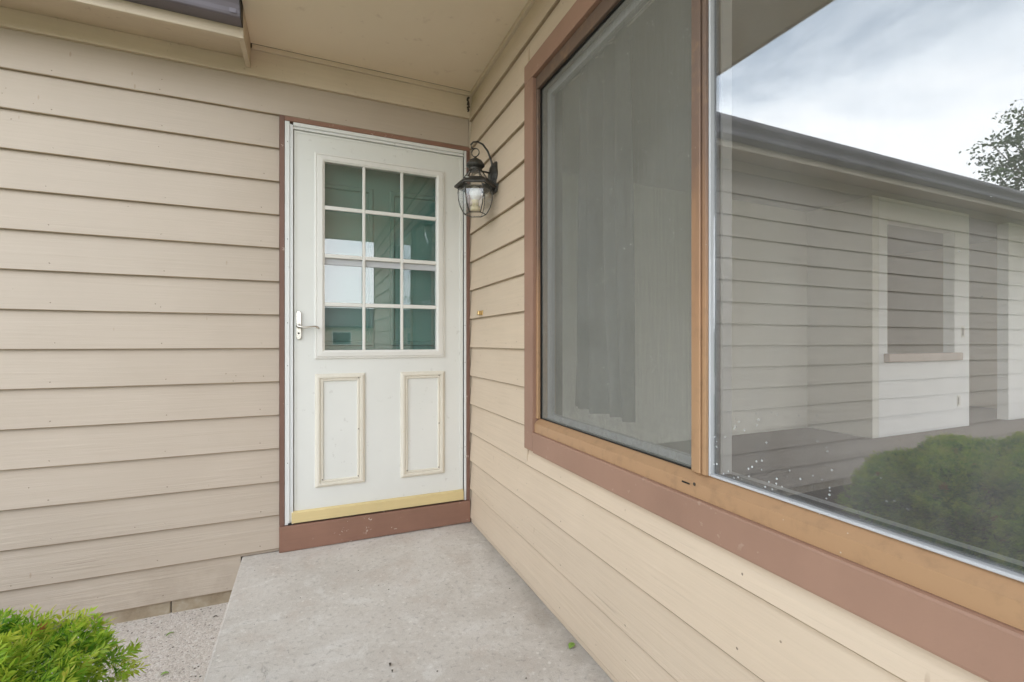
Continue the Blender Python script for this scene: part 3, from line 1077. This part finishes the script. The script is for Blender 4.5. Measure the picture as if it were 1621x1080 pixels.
# moulding frames on the lower half
for x0, x1 in ((-0.870, -0.618), (-0.427, -0.173)):
    bm = BM()
    ring_xz(bm, x0, x1, 0.309, 0.906, x0 + 0.041, x1 - 0.041, 0.345, 0.866, 0, 0, [(0, YF + 0.001), (0.03, YF - 0.008), (0.30, YF - 0.014), (0.55, YF - 0.014), (0.62, YF - 0.006), (0.72, YF - 0.006), (0.78, YF - 0.009), (0.93, YF - 0.009), (1, YF - 0.002), (1, YF + 0.001)])
    mo = obj('panel_moulding', bm, 'mould', dr)
    for sx, sz in ((x1 - 0.034, 0.878), (x1 - 0.034, 0.60), (x1 - 0.036, 0.345), (x0 + 0.036, 0.345)):
        box('screw', 'screw', mo, sx - 0.0026, sx + 0.0026, YF - 0.0105, YF - 0.0055, sz, sz + 0.006, 0.001)
# yellow strip and the dark sweep below it
bm = BM()
prism(bm, [(YF - 0.004, 0.2005), (YF - 0.018, 0.194), (YF - 0.018, 0.143), (YF - 0.001, 0.143), (YF - 0.001, 0.2005)], 0, -0.9805, -0.0615)
obj('bottom_strip', bm, 'yellow', dr)
box('door_sweep', 'black', dr, -0.968, -0.0615, -0.020, 0.01, 0.1330, 0.1440)
box('frame_foot', 'black', dr, -0.9975, -0.979, -0.0345, -0.0285, 0.1330, 0.1445)
# handle: escutcheon plate and lever
hx, hz = -0.9475, 1.161
bm = BM()
hp = [(-0.0125, -0.062), (0.0, -0.078), (0.0125, -0.062), (0.0125, 0.062), (0.0, 0.078), (-0.0125, 0.062)]
hp = [(-0.0125, -0.063), (-0.006, -0.074), (0.006, -0.074), (0.0125, -0.063), (0.0125, 0.063), (0.006, 0.074), (-0.006, 0.074), (-0.0125, 0.063)]
prism(bm, [(hx + a, hz + b) for a, b in [(p[0], p[1]) for p in hp]], 1, YF - 0.010, YF - 0.003)
# prism with axis=1 takes (x, z) pairs
bmesh.ops.bevel(bm, geom=[e for e in bm.edges], offset=0.0015, segments=1, affect='EDGES')
hd = obj('door_handle', bm, 'nickel', dr)
bm = BM()
lathe(bm, [(0.0115, 0.0), (0.0115, 0.010), (0.008, 0.014), (0.008, 0.036), (0.010, 0.040), (0.006, 0.045)], (0, 0, 0), 14)
bmesh.ops.rotate(bm, cent=(0, 0, 0), matrix=Matrix.Rotation(R(90), 3, 'X'), verts=bm.verts)
bmesh.ops.translate(bm, vec=(hx, YF - 0.009, hz - 0.004), verts=bm.verts)
obj('lever_boss', bm, 'nickel', hd, True)
bm = BM()
yl = YF - 0.048
tube(bm, [(hx - 0.004, yl, hz - 0.004), (hx + 0.012, yl - 0.002, hz - 0.011), (hx + 0.034, yl - 0.003, hz - 0.012), (hx + 0.056, yl - 0.001, hz - 0.009), (hx + 0.076, yl + 0.002, hz - 0.007), (hx + 0.090, yl + 0.008, hz - 0.011), (hx + 0.097, yl + 0.014, hz - 0.018)], [0.0075, 0.0085, 0.0075, 0.0062, 0.0066, 0.0075, 0.004], 10, 0.8)
obj('lever', bm, 'nickel', hd, True)
bm = BM()
lathe(bm, [(0.005, 0.0), (0.005, 0.004), (0.003, 0.005)], (0, 0, 0), 12)
bmesh.ops.rotate(bm, cent=(0, 0, 0), matrix=Matrix.Rotation(R(90), 3, 'X'), verts=bm.verts)
bmesh.ops.translate(bm, vec=(hx, YF - 0.010, hz - 0.042), verts=bm.verts)
obj('keyhole', bm, 'screw', hd, True)
# inner entry door behind the storm glass
ind = thing('inner_door', (-0.52, 0.09, 0.14), 'dark green inner door behind the storm door glass', 'door')
box('door_leaf', 'inner_door', ind, -0.96, -0.07, 0.090, 0.130, 0.14, 2.17)
for a, b in ((-0.86, -0.56), (-0.47, -0.17)):
    bm = BM()
    ring_xz(bm, a, b, 1.05, 1.95, a + 0.03, b - 0.03, 1.08, 1.92, 0, 0, [(0, 0.0905), (0.2, 0.080), (0.8, 0.080), (1, 0.0905)])
    obj('panel_moulding', bm, 'inner_door', ind)
box('jamb', 'cream_z', ind, -0.985, -0.961, 0.0015, 0.14, 0.135, 2.19)
box('jamb', 'cream_z', ind, -0.069, -0.046, 0.0015, 0.14, 0.135, 2.19)
box('head_jamb', 'cream_x', ind, -0.96, -0.07, 0.0015, 0.14, 2.171, 2.19)
box('threshold', 'sill_wood', ind, -0.96, -0.07, 0.0015, 0.14, 0.0, 0.133)

# ================================================================ WALL LANTERN
LX, LY = -0.118, -0.420
la = thing('wall_lantern', (LX, LY, 1.72), 'weathered black carriage lantern with clear curved glass beside the door', 'lantern')
H = 6
rot = R(38)
# hexagonal roof glass, brim
bm = BM()
lathe(bm, [(0.036, 1.962), (0.040, 1.966), (0.047, 1.972), (0.047, 1.977), (0.043, 1.984), (0.034, 1.998), (0.018, 2.008), (0.008, 2.012), (0.006, 2.020), (0.002, 2.022)], (LX, LY, 0), 24)
obj('cap', bm, 'lantern', la, True)
bm = BM()
lathe(bm, [(0.034, 1.946), (0.034, 1.9625)], (LX, LY, 0), 24)
obj('neck', bm, 'lantern', la, True)


def hexpt(r, z, i, off=0.0):
    a = rot + 2 * math.pi * i / H + off
    return Vector((LX + r * math.cos(a), LY + r * math.sin(a), z))


def bar_pts(name, pts, r, parent):
    bm = BM()
    tube(bm, pts, r, 5)
    return obj(name, bm, 'lantern', parent)


# roof panes with ribs
for i in range(H):
    bm = BM()
    q = [hexpt(0.034, 1.946, i), hexpt(0.034, 1.946, i + 1), hexpt(0.070, 1.895, i + 1), hexpt(0.070, 1.895, i)]
    c = Vector((LX, LY, 1.92))
    a = [bm.verts.new(p) for p in q]
    b = [bm.verts.new(p + (c - p).normalized() * 0.002) for p in q]
    bm.faces.new(a)
    bm.faces.new(b[::-1])
    for j in range(4):
        bm.faces.new((a[j], b[j], b[(j + 1) % 4], a[(j + 1) % 4]))
    bmesh.ops.recalc_face_normals(bm, faces=bm.faces)
    obj('roof_pane', bm, 'lamp_glass', la)
    bar_pts('rib', [hexpt(0.0345, 1.947, i), hexpt(0.055, 1.9165, i), hexpt(0.0715, 1.894, i)], 0.0028, la)
bm = BM()
lathe(bm, [(0.066, 1.897), (0.074, 1.900), (0.080, 1.896), (0.108, 1.871), (0.108, 1.863), (0.094, 1.862), (0.086, 1.866), (0.066, 1.892)], (LX, LY, 0), H, rot, False)
# close the ring
bm.verts.ensure_lookup_table()
for i in range(H):
    bm.faces.new((bm.verts[i], bm.verts[(i + 1) % H], bm.verts[7 * H + (i + 1) % H], bm.verts[7 * H + i]))
bmesh.ops.recalc_face_normals(bm, faces=bm.faces)
br = obj('brim', bm, 'lantern', la)
bm = BM()
bmesh.ops.create_icosphere(bm, subdivisions=2, radius=0.007)
for v in bm.verts:
    v.co = Vector((v.co.x * 1.6, v.co.y * 1.2, v.co.z * 0.5)) + Vector((LX - 0.062, LY - 0.058, 1.889))
obj('white_spot', bm, 'bulb', br, True)
# body panes: six bowed faces, each with a bevelled border
prof = [(0.086, 1.862), (0.0885, 1.835), (0.086, 1.800), (0.077, 1.765), (0.063, 1.738), (0.054, 1.726)]
for i in range(H):
    bm = BM()
    rows = []
    for r, z in prof:
        rows.append((hexpt(r, z, i), hexpt(r, z, i + 1)))
    fr_, bk = [], []
    for a, b in rows:
        fr_.append((bm.verts.new(a), bm.verts.new(b)))
        ca = Vector((LX, LY, a.z))
        bk.append((bm.verts.new(a + (ca - a).normalized() * 0.002), bm.verts.new(b + (ca - b).normalized() * 0.002)))
    for (a, b), (c_, d_) in zip(fr_, fr_[1:]):
        bm.faces.new((a, b, d_, c_))
    for (a, b), (c_, d_) in zip(bk, bk[1:]):
        bm.faces.new((a, c_, d_, b))
    bmesh.ops.recalc_face_normals(bm, faces=bm.faces)
    obj('body_pane', bm, 'lamp_glass', la)
    bar_pts('rib', [hexpt(r, z, i) for r, z in prof], 0.0026, la)
bm = BM()
for i in range(H):
    tube(bm, [hexpt(0.054, 1.7255, i), hexpt(0.054, 1.7255, i + 1)], 0.0024, 5)
obj('bottom_ring', bm, 'lantern', la)
bm = BM()
lathe(bm, [(0.051, 1.7255), (0.051, 1.7275)], (LX, LY, 0), H, rot)
obj('bottom_pane', bm, 'lamp_glass', la)
# bulb and sleeve
bm = BM()
lathe(bm, [(0.017, 1.765), (0.017, 1.793), (0.020, 1.797)], (LX, LY, 0), 16)
lathe(bm, [(0.024, 1.742), (0.024, 1.766)], (LX, LY, 0), 16)
obj('lamp_socket', bm, 'candle', la, True)
bm = BM()
lathe(bm, [(0.014, 1.797), (0.020, 1.808), (0.029, 1.825), (0.031, 1.838), (0.027, 1.852), (0.016, 1.863), (0.002, 1.867)], (LX, LY, 0), 20)
obj('bulb', bm, 'bulb', la, True)
# hanging ring and finial loop
bm = BM()
rp = []
for i in range(25):
    a = 2 * math.pi * i / 24
    rp.append((LX + 0.0205 * math.sin(a) * 0.75, LY - 0.0205 * math.sin(a) * 0.66, 2.041 + 0.0205 * math.cos(a)))
tube(bm, rp, 0.0027, 6)
obj('ring', bm, 'lantern', la, True)
# scroll arm from the back plate over the top
bm = BM()
ap = [(-0.020, LY, 1.925), (-0.022, LY, 1.965), (-0.030, LY, 2.010), (-0.050, LY, 2.058), (-0.078, LY, 2.090), (-0.106, LY, 2.099), (-0.130, LY, 2.093), (-0.142, LY, 2.078), (-0.139, LY, 2.063), (-0.127, LY, 2.058), (-0.118, LY, 2.064)]
tube(bm, ap, [0.0062, 0.0060, 0.0056, 0.0052, 0.0050, 0.0048, 0.0045, 0.0042, 0.004, 0.0036, 0.003], 8)
obj('scroll_arm', bm, 'lantern', la, True)
bm = BM()
tube(bm, [(-0.022, LY, 1.944), (-0.060, LY, 1.950), (-0.090, LY, 1.951)], 0.0052, 8)
obj('side_arm', bm, 'lantern', la, True)
# shaped back plate
bm = BM()
pl = []
for i in range(28):
    a = 2 * math.pi * i / 28
    rr = 1.0 + 0.07 * math.cos(6 * a)
    pl.append((LY + 0.056 * rr * math.cos(a), 1.925 + 0.083 * rr * math.sin(a)))
A = [bm.verts.new((-0.010, y, z)) for y, z in pl]
B = [bm.verts.new((-0.024, LY + (y - LY) * 0.94, 1.925 + (z - 1.925) * 0.94)) for y, z in pl]
C_ = [bm.verts.new((-0.036, LY + (y - LY) * 0.62, 1.925 + (z - 1.925) * 0.62)) for y, z in pl]
D_ = [bm.verts.new((-0.043, LY + (y - LY) * 0.38, 1.925 + (z - 1.925) * 0.38)) for y, z in pl]
n = len(pl)
for P_, Q_ in ((A, B), (B, C_), (C_, D_)):
    for i in range(n):
        bm.faces.new((P_[i], P_[(i + 1) % n], Q_[(i + 1) % n], Q_[i]))
bm.faces.new(A[::-1])
bm.faces.new(D_)
bmesh.ops.recalc_face_normals(bm, faces=bm.faces)
obj('back_plate', bm, 'lantern', la)
bm = BM()
bmesh.ops.create_icosphere(bm, subdivisions=2, radius=0.008)
bmesh.ops.translate(bm, vec=(-0.030, LY + 0.004, 1.850), verts=bm.verts)
obj('cap_nut', bm, 'lantern', la, True)

# ================================================================ small brass fitting on the window wall
bf = thing('brass_bracket', (-0.012, -0.234, 1.234), 'small brass bracket screwed to the siding right of the door', 'bracket')
box('bracket_plate', 'brass', bf, -0.0225, -0.0165, -0.258, -0.210, 1.222, 1.248, 0.001)
box('bracket_tab', 'brass', bf, -0.046, -0.0228, -0.2565, -0.2395, 1.2245, 1.2455, 0.003)
box('bracket_tab', 'brass', bf, -0.040, -0.0228, -0.229, -0.212, 1.2245, 1.2455, 0.003)

# ================================================================ ROOM BEHIND THE WINDOW
FZ = 0.13
RX1, RY0, RY1 = 8.0, -4.42, 0.75


def struct(name, mat, x0, x1, y0, y1, z0, z1, label, cat='wall'):
    o = box(name, mat, None, x0, x1, y0, y1, z0, z1)
    return tag(o, label, cat, kind='structure')


struct('room_floor', 'carpet', 0.111, RX1, RY0, 3.4, FZ - 0.1, FZ, 'brown carpet floor of the room behind the window', 'floor')
struct('room_ceiling', 'room_grey', 0.111, RX1, RY0, 3.4, 2.50, 2.56, 'ceiling of the room behind the window, greyed to darken it', 'ceiling')  # grey colour stands in for the dimness overhead in the room
struct('room_back_wall', 'room_cream', 0.111, 4.13, RY1, RY1 + 0.1, FZ, 2.5, 'pale wall deep in the room behind the window')
rbw = bpy.data.objects['room_back_wall']
box('thermostat', 'screw', rbw, 1.546, 1.606, RY1 - 0.025, RY1 - 0.001, 1.525, 1.577, 0.004)
struct('room_return_wall', 'room_cream', 4.13, 4.23, 0.10, RY1 + 0.1, FZ, 2.5, 'short pale return wall at the white partition')
py0, py1 = 0.099, 0.20
part = thing('partition_wall', (5.0, 0.15, FZ), 'white partition wall with dark square opening seen through the glass', 'wall')
bm = BM()
px0, px1, pz0, pz1 = 4.37, 5.60, 0.955, 2.28
bx(bm, 4.2305, px0, py0, py1, FZ, 2.5)
bx(bm, px1, 5.90, py0, py1, FZ, 2.5)
bx(bm, px0, px1, py0, py1, FZ, pz0)
bx(bm, px0, px1, py0, py1, pz1, 2.5)
obj('wall_panel', bm, 'room_white', part)
box('wood_sill', 'sill_wood', part, px0 - 0.06, px1 + 0.06, py0 - 0.05, py1, pz0 - 0.085, pz0 - 0.0, 0.006)
box('switch_plate', 'room_cream', part, 5.735, 5.795, py0 - 0.006, py0 - 0.001, 1.12, 1.24, 0.002)
box('outlet_plate', 'room_cream', part, 5.650, 5.710, py0 - 0.006, py0 - 0.001, 0.36, 0.48, 0.002)
box('switch', 'screw', part, 5.745, 5.755, py0 - 0.012, py0 - 0.0065, 1.14, 1.22, 0.002)
box('socket', 'screw', part, 5.660, 5.670, py0 - 0.010, py0 - 0.0065, 0.38, 0.46, 0.002)
struct('room_far_wall', 'room_white', 6.79, RX1, 0.099, 0.2, FZ, 2.5, 'white far wall to the right of the dark doorway')
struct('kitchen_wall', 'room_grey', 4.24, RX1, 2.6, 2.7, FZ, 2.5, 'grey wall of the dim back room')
struct('kitchen_column', 'room_cream', 5.95, 6.25, 1.6, 2.59, FZ, 2.5, 'pale wall corner inside the dim back room')
# outer walls of the wing; the unglazed openings are added to light the room
oy = RY0 - 0.001
bm = BM()
bx(bm, 0.112, 1.6, YE, oy, GZ, 2.55)
bx(bm, 7.2, 8.1, YE, oy, GZ, 2.55)
bx(bm, 1.6, 7.2, YE, oy, GZ, 0.35)
bx(bm, 1.6, 7.2, YE, oy, 2.35, 2.55)
tag(obj('wing_end_wall', bm, 'cream_x'), 'cream end wall of the window wing with a wide opening added for daylight', 'wall', kind='structure')
bm = BM()
bx(bm, 8.0, 8.1, RY0, -3.6, GZ, 2.55)
bx(bm, 8.0, 8.1, -0.6, 3.4, GZ, 2.55)
bx(bm, 8.0, 8.1, -3.6, -0.6, GZ, 0.4)
bx(bm, 8.0, 8.1, -3.6, -0.6, 2.3, 2.55)
tag(obj('wing_side_wall', bm, 'cream_y'), 'cream far side wall of the window wing', 'wall', kind='structure')

# curtain behind the slider
bm = BM()
rows = []
ny, nz = 90, 16
for j in range(nz + 1):
    t = j / nz
    z = 0.80 + (2.20 - 0.80) * t
    row = []
    for i in range(ny + 1):
        u = i / ny
        wid = 0.36 + 0.07 * (1 - t) ** 2
        y = -0.955 - wid * u + 0.01 * math.sin(3 * t + 9 * u)
        amp = 0.042 * (0.55 + 0.45 * (1 - t))
        x = 0.150 + amp * math.sin(u * 25 + 0.8 * math.sin(2.2 * t)) + 0.012 * math.sin(u * 11 + t)
        row.append(bm.verts.new((x, y, z)))
    rows.append(row)
for a, b in zip(rows, rows[1:]):
    for i in range(ny):
        bm.faces.new((a[i], a[i + 1], b[i + 1], b[i]))
cu = obj('curtain', bm, 'curtain', None, True)
so = cu.modifiers.new('thickness', 'SOLIDIFY')
so.thickness = 0.002
tag(cu, 'grey gathered curtain hanging behind the screened window half', 'curtain', kind='thing')
box_r = obj('curtain_rod', tube(BM(), [(0.150, -2.72, 2.215), (0.150, -0.90, 2.215)], 0.012, 10), 'nickel')
tag(box_r, 'thin metal curtain rod inside the window head', 'curtain rod', kind='thing')

# ================================================================ YEW SHRUB


def unit(v):
    return v / np.maximum(np.linalg.norm(v, axis=-1, keepdims=True), 1e-9)


def yew(parent, n_sprig, centre, rad, yaw, low, seed):
    """short two-ranked sprigs of flat needles over and inside a lumpy dome"""
    g = np.random.default_rng(seed)
    c = np.array(centre)
    rad = np.array(rad)
    d = unit(g.normal(size=(n_sprig, 3)))
    d[:, 2] = np.where((d[:, 2] < -0.2) & (g.random(n_sprig) < 0.6), -d[:, 2], d[:, 2])
    d[:, 2] = np.clip(d[:, 2], -0.8, 1)
    lump = 1 + 0.07 * np.sin(d[:, 0] * 7 + 1.3) * np.sin(d[:, 1] * 8) + 0.05 * np.sin(d[:, 0] * 17 + d[:, 1] * 13) + 0.03 * np.sin(d[:, 2] * 21 + d[:, 0] * 9)
    depth = np.where(g.random(n_sprig) < 0.30, g.uniform(0.76, 0.95, n_sprig), 1 - np.abs(g.normal(size=n_sprig)) * 0.05)
    rl = np.repeat(rad[None, :], n_sprig, 0)
    rl[:, 2] = np.where(d[:, 2] < 0, low, rad[2])
    d[:, :2] *= np.where(d[:, 2] < 0, 1 - 0.25 * np.abs(d[:, 2]), 1.0)[:, None]
    pos = d * rl * (lump * depth)[:, None]
    nrm = unit(d / rl)
    ca, sa = math.cos(yaw), math.sin(yaw)
    rot_ = np.array([[ca, sa, 0], [-sa, ca, 0], [0, 0, 1.0]])
    pos = c + pos @ rot_
    nrm = nrm @ rot_
    # sprig direction: outward and upward with a lot of spread
    ax = unit(nrm * 1.0 + np.array([0.10, -0.05, 0.0]) + g.normal(size=(n_sprig, 3)) * 0.55)
    side = unit(np.cross(ax, g.normal(size=(n_sprig, 3))))
    ln = g.uniform(0.014, 0.034, n_sprig)
    cl = 0.5 + 0.5 * np.sin(pos[:, 0] * 23 + 2 * np.sin(pos[:, 1] * 17)) * np.sin(pos[:, 1] * 27 + pos[:, 2] * 15)
    young_shade = np.clip(g.beta(1.8, 2.2, n_sprig) * 0.62 + 0.34 * cl + 0.30 * (depth - 0.94) / 0.06, 0, 1)  # young tips lighter; inner sprigs coloured darker to paint shade inside the bush
    rust = g.random(n_sprig) < 0.004
    NN = 11
    V, SH = [], []
    tt = np.linspace(0.05, 1.0, NN)
    for k_, t in enumerate(tt):
        sgn = 1 if k_ % 2 else -1
        if k_ == NN - 1:
            nd = ax
        else:
            spread = 1.30 - 0.55 * t
            nd = unit(ax * (0.62 + 0.5 * t) + side * (sgn * spread) + g.normal(size=(n_sprig, 3)) * 0.24)
        up = unit(np.cross(nd, np.cross(ax, side)) + g.normal(size=(n_sprig, 3)) * 0.35)
        b0 = pos + ax * (ln * t)[:, None]
        L_ = g.uniform(0.017, 0.028, n_sprig) * (1 - 0.25 * t)
        W_ = g.uniform(0.0017, 0.0027, n_sprig)
        mid = b0 + nd * (L_ * 0.5)[:, None]
        tip = b0 + nd * L_[:, None] + np.array([0, 0, -0.0012])
        q = np.stack([b0, mid + up * W_[:, None], tip, mid - up * W_[:, None]], 1)
        V.append(q)
        s_ = np.clip(young_shade * 0.85 + 0.12 * t + g.normal(size=n_sprig) * 0.06, 0, 0.95)
        s_ = np.where(rust, 1.0, s_)
        SH.append(s_)
    V = np.concatenate(V).reshape(-1, 3)
    SH = np.concatenate(SH)
    nf = len(SH)
    mesh_np('foliage', V, np.full(nf, 4), np.arange(nf * 4), 'yew', parent, SH, tuple(centre), kind='stuff')
    return pos, ax, ln


ys = thing('yew_shrub', (-2.15, -1.99, GZ), 'low bright green yew shrub spreading beside the porch', 'shrub')
yew(ys, 34000, (-2.156, -1.99, 0.385), (0.985, 0.705, 0.258), 0.433, 0.50, 3)
bm = BM()
for i in range(46):
    a = random.uniform(0, 2 * math.pi)
    e_ = random.uniform(0.15, 1.2)
    p0 = Vector((-2.156 + random.uniform(-0.25, 0.25), -1.99 + random.uniform(-0.15, 0.15), GZ - 0.01))
    qx, qy = 0.88 * math.cos(a) * math.cos(e_), 0.62 * math.sin(a) * math.cos(e_)
    p2 = Vector((-2.156 + qx * math.cos(0.433) - qy * math.sin(0.433), -1.99 + qx * math.sin(0.433) + qy * math.cos(0.433), 0.36 + 0.24 * math.sin(e_)))
    p1 = (p0 + p2) / 2 + Vector((0, 0, 0.05))
    tube(bm, [p0, p1, p2], [0.012, 0.007, 0.003], 5)
obj('stem', bm, 'twig', ys)

# ================================================================ TREES


def tree(base, height, crown_c, crown_r, n_leaf, seed, label, leaf=0.11):
    g = np.random.default_rng(seed)
    rr = random.Random(seed)
    t = thing('tree', base, label, 'tree')
    b = Vector(base)
    cc_ = Vector(crown_c)
    bm = BM()
    tube(bm, [b - Vector((0, 0, 0.1)), b + Vector((0.05, 0.02, height * 0.3)), b * 0.35 + cc_ * 0.65, cc_ + Vector((0, 0, crown_r[2] * 0.5))], [0.22, 0.16, 0.10, 0.03], 8)
    obj('trunk', bm, 'bark', t)
    tips = []
    bm = BM()
    for i in range(46):
        f_ = rr.uniform(0.35, 0.95)
        st = b.lerp(cc_ + Vector((0, 0, crown_r[2] * 0.4)), f_)
        a = rr.uniform(0, 2 * math.pi)
        e_ = rr.uniform(-0.35, 1.3)
        q = rr.uniform(0.7, 1.05)
        en = cc_ + Vector((crown_r[0] * math.cos(a) * math.cos(e_) * q, crown_r[1] * math.sin(a) * math.cos(e_) * q, crown_r[2] * math.sin(e_) * q))
        md = st.lerp(en, 0.5) + Vector((0, 0, 0.12))
        tube(bm, [st, md, en], [0.05, 0.028, 0.008], 5)
        tips.append(en)
        tips.append(md.lerp(en, 0.5))
    obj('limb', bm, 'bark', t)
    T = np.array([tuple(x_) for x_ in tips])
    pick = g.integers(0, len(T), n_leaf)
    off = g.normal(size=(n_leaf, 3)) * np.array([0.30, 0.30, 0.14]) * (min(crown_r) / 2.0)
    p = T[pick] + off
    d = unit(g.normal(size=(n_leaf, 3)) + np.array([0, 0, -0.3]))
    s_ = unit(np.cross(d, g.normal(size=(n_leaf, 3))))
    l_ = g.uniform(0.6, 1.2, n_leaf)[:, None] * leaf
    V = np.stack([p, p + d * l_ * 0.5 + s_ * l_ * 0.32, p + d * l_, p + d * l_ * 0.5 - s_ * l_ * 0.32], 1).reshape(-1, 3)
    sh = np.clip(g.random(len(T))[pick] * 0.6 + g.random(n_leaf) * 0.4, 0, 1)
    mesh_np('crown', V, np.full(n_leaf, 4), np.arange(n_leaf * 4), 'leaf', t, sh, tuple(crown_c), kind='stuff')
    return t


tree((-17.3, 2.7, GZ), 8.0, (-17.3, 2.7, 6.1), (1.6, 1.5, 1.45), 9000, 5, 'leafy green tree beyond the end of the house mirrored in the window')
tree((-6.3, -25.0, GZ), 8.0, (-6.3, -25.0, 4.6), (1.6, 1.6, 3.0), 9000, 9, 'slim tree far across the lawn mirrored in the door glass', 0.16)

# ================================================================ neighbour house across the lawn (seen mirrored in the door)
nh = thing('neighbor_house', (0, -46, GZ), 'low tan house with brown roof across the lawn', 'house')
bm = BM()
bx(bm, -13, 11, -54, -46, GZ, 2.6)
obj('wall', bm, 'cream_x', nh)
bm = BM()
prism(bm, [(-45.4, 2.55), (-50, 4.6), (-54.6, 2.55), (-54.6, 2.4), (-45.4, 2.4)], 0, -13.6, 11.6)
obj('roof', bm, 'shingle', nh)
for x in (-10, -5.5, 1.0, 5.5):
    wdw = box('window', 'room_white', nh, x, x + 1.8, -45.99, -45.9, 0.7, 2.0)
    box('pane', 'black', wdw, x + 0.08, x + 1.72, -45.895, -45.88, 0.78, 1.92)
dd = box('door', 'brown', nh, -1.6, -0.7, -45.99, -45.92, GZ + 0.1, 1.95)
# trees behind it, one mass
g = np.random.default_rng(21)
nl = 26000
cxs = np.concatenate([np.arange(-75, -18, 5.5), np.arange(15, 76, 5.5)])
ci = g.integers(0, len(cxs), nl)
hs_ = 3.0 + 2.2 * np.sin(np.arange(len(cxs)) * 2.3)
p = np.stack([cxs[ci] + g.normal(size=nl) * 2.4, -62 + g.normal(size=nl) * 2.5, np.abs(g.normal(size=nl)) * hs_[ci] * 0.45 + GZ], 1)
d = unit(g.normal(size=(nl, 3)))
s_ = unit(np.cross(d, g.normal(size=(nl, 3))))
V = np.stack([p, p + d * 0.35 + s_ * 0.25, p + d * 0.7, p + d * 0.35 - s_ * 0.25], 1).reshape(-1, 3)
tl = mesh_np('treeline', V, np.full(nl, 4), np.arange(nl * 4), 'leaf', None, g.random(nl), (0, -62, 0), kind='stuff')
tag(tl, 'distant line of green trees beyond the lawn', 'treeline')

bm = BM()
rr_ = random.Random(3)
for i in range(16):
    bmesh.ops.create_icosphere(bm, subdivisions=1, radius=rr_.uniform(0.004, 0.008), matrix=Matrix.Translation((-0.026 - rr_.uniform(0, 0.008), -0.026 - rr_.uniform(0, 0.008), 2.445 + 0.085 * i / 16 + rr_.uniform(-0.004, 0.004))))
mud = obj('mud_nest', bm, 'debris')
tag(mud, 'thin brown insect mud streak in the top inside corner of the porch', 'insect nest', kind='thing')

# ================================================================ small debris


def leaf_thing(name, pos, ln, wd, rz_, mat, label, group=None, cat='leaf'):
    bm = BM()
    n_ = 7
    up, dn = [], []
    rows = []
    for i in range(n_ + 1):
        t = i / n_
        w_ = wd * math.sin(math.pi * min(1, t * 0.96 + 0.03)) ** 0.8
        z = 0.002 + 0.004 * math.sin(math.pi * t)
        rows.append([bm.verts.new((ln * (t - 0.5), -w_ / 2, z + 0.003)), bm.verts.new((ln * (t - 0.5), 0, z)), bm.verts.new((ln * (t - 0.5), w_ / 2, z + 0.003))])
    for a, b in zip(rows, rows[1:]):
        bm.faces.new((a[0], a[1], b[1], b[0]))
        bm.faces.new((a[1], a[2], b[2], b[1]))
    r = bmesh.ops.extrude_face_region(bm, geom=bm.faces[:])
    bmesh.ops.translate(bm, vec=(0, 0, 0.0006), verts=[v for v in r['geom'] if isinstance(v, bmesh.types.BMVert)])
    bmesh.ops.recalc_face_normals(bm, faces=bm.faces)
    bmesh.ops.rotate(bm, cent=(0, 0, 0), matrix=Matrix.Rotation(rz_, 3, 'Z'), verts=bm.verts)
    bmesh.ops.translate(bm, vec=pos, verts=bm.verts)
    o = obj(name, bm, mat)
    return tag(o, label, cat, group, 'thing')


leaf_thing('fallen_leaf', (-0.045, -1.255, 0.0), 0.035, 0.022, 0.6, 'green_leaf', 'bright green leaf on the porch slab against the window wall')
leaf_thing('fallen_leaf', (-1.46, -0.20, GZ), 0.032, 0.009, 0.7, 'green_leaf', 'green leaf on the aggregate near the foundation blocks')
leaf_thing('fallen_leaf', (-1.41, -0.49, GZ), 0.026, 0.014, 0.2, 'green_leaf', 'green leaf lying in the middle of the aggregate strip')
leaf_thing('fallen_leaf', (-1.30, -0.13, GZ), 0.018, 0.008, 0.1, 'debris', 'dark dry leaf on the aggregate by the slab corner')
leaf_thing('fallen_leaf', (-0.648, -1.10, 0.0), 0.016, 0.008, 1.4, 'debris', 'black seed husk on the slab towards the bottom edge')
leaf_thing('fallen_leaf', (-0.646, -1.135, 0.0), 0.012, 0.006, 1.2, 'debris', 'smaller dark husk just below the black seed husk')
# crumbs of bark and soil scattered on slab and aggregate, far too many to name
g = np.random.default_rng(4)
bm = BM()
for i in range(120):
    if i < 18:
        x, y, z = g.uniform(-1.18, -0.03), g.uniform(-1.6, -0.06), 0.0
        s0 = g.uniform(0.0010, 0.0026)
    else:
        x, y, z = g.uniform(-1.9, -1.22), g.uniform(-1.1, -0.02), GZ
        s0 = g.uniform(0.0012, 0.0032)
    bx(bm, x - s0, x + s0, y - s0 * 0.6, y + s0 * 0.6, z + 0.0005, z + s0 * 0.8)
db = obj('debris', bm, 'debris')
tag(db, 'dark crumbs of bark and soil on the slab and aggregate', 'debris', kind='stuff')
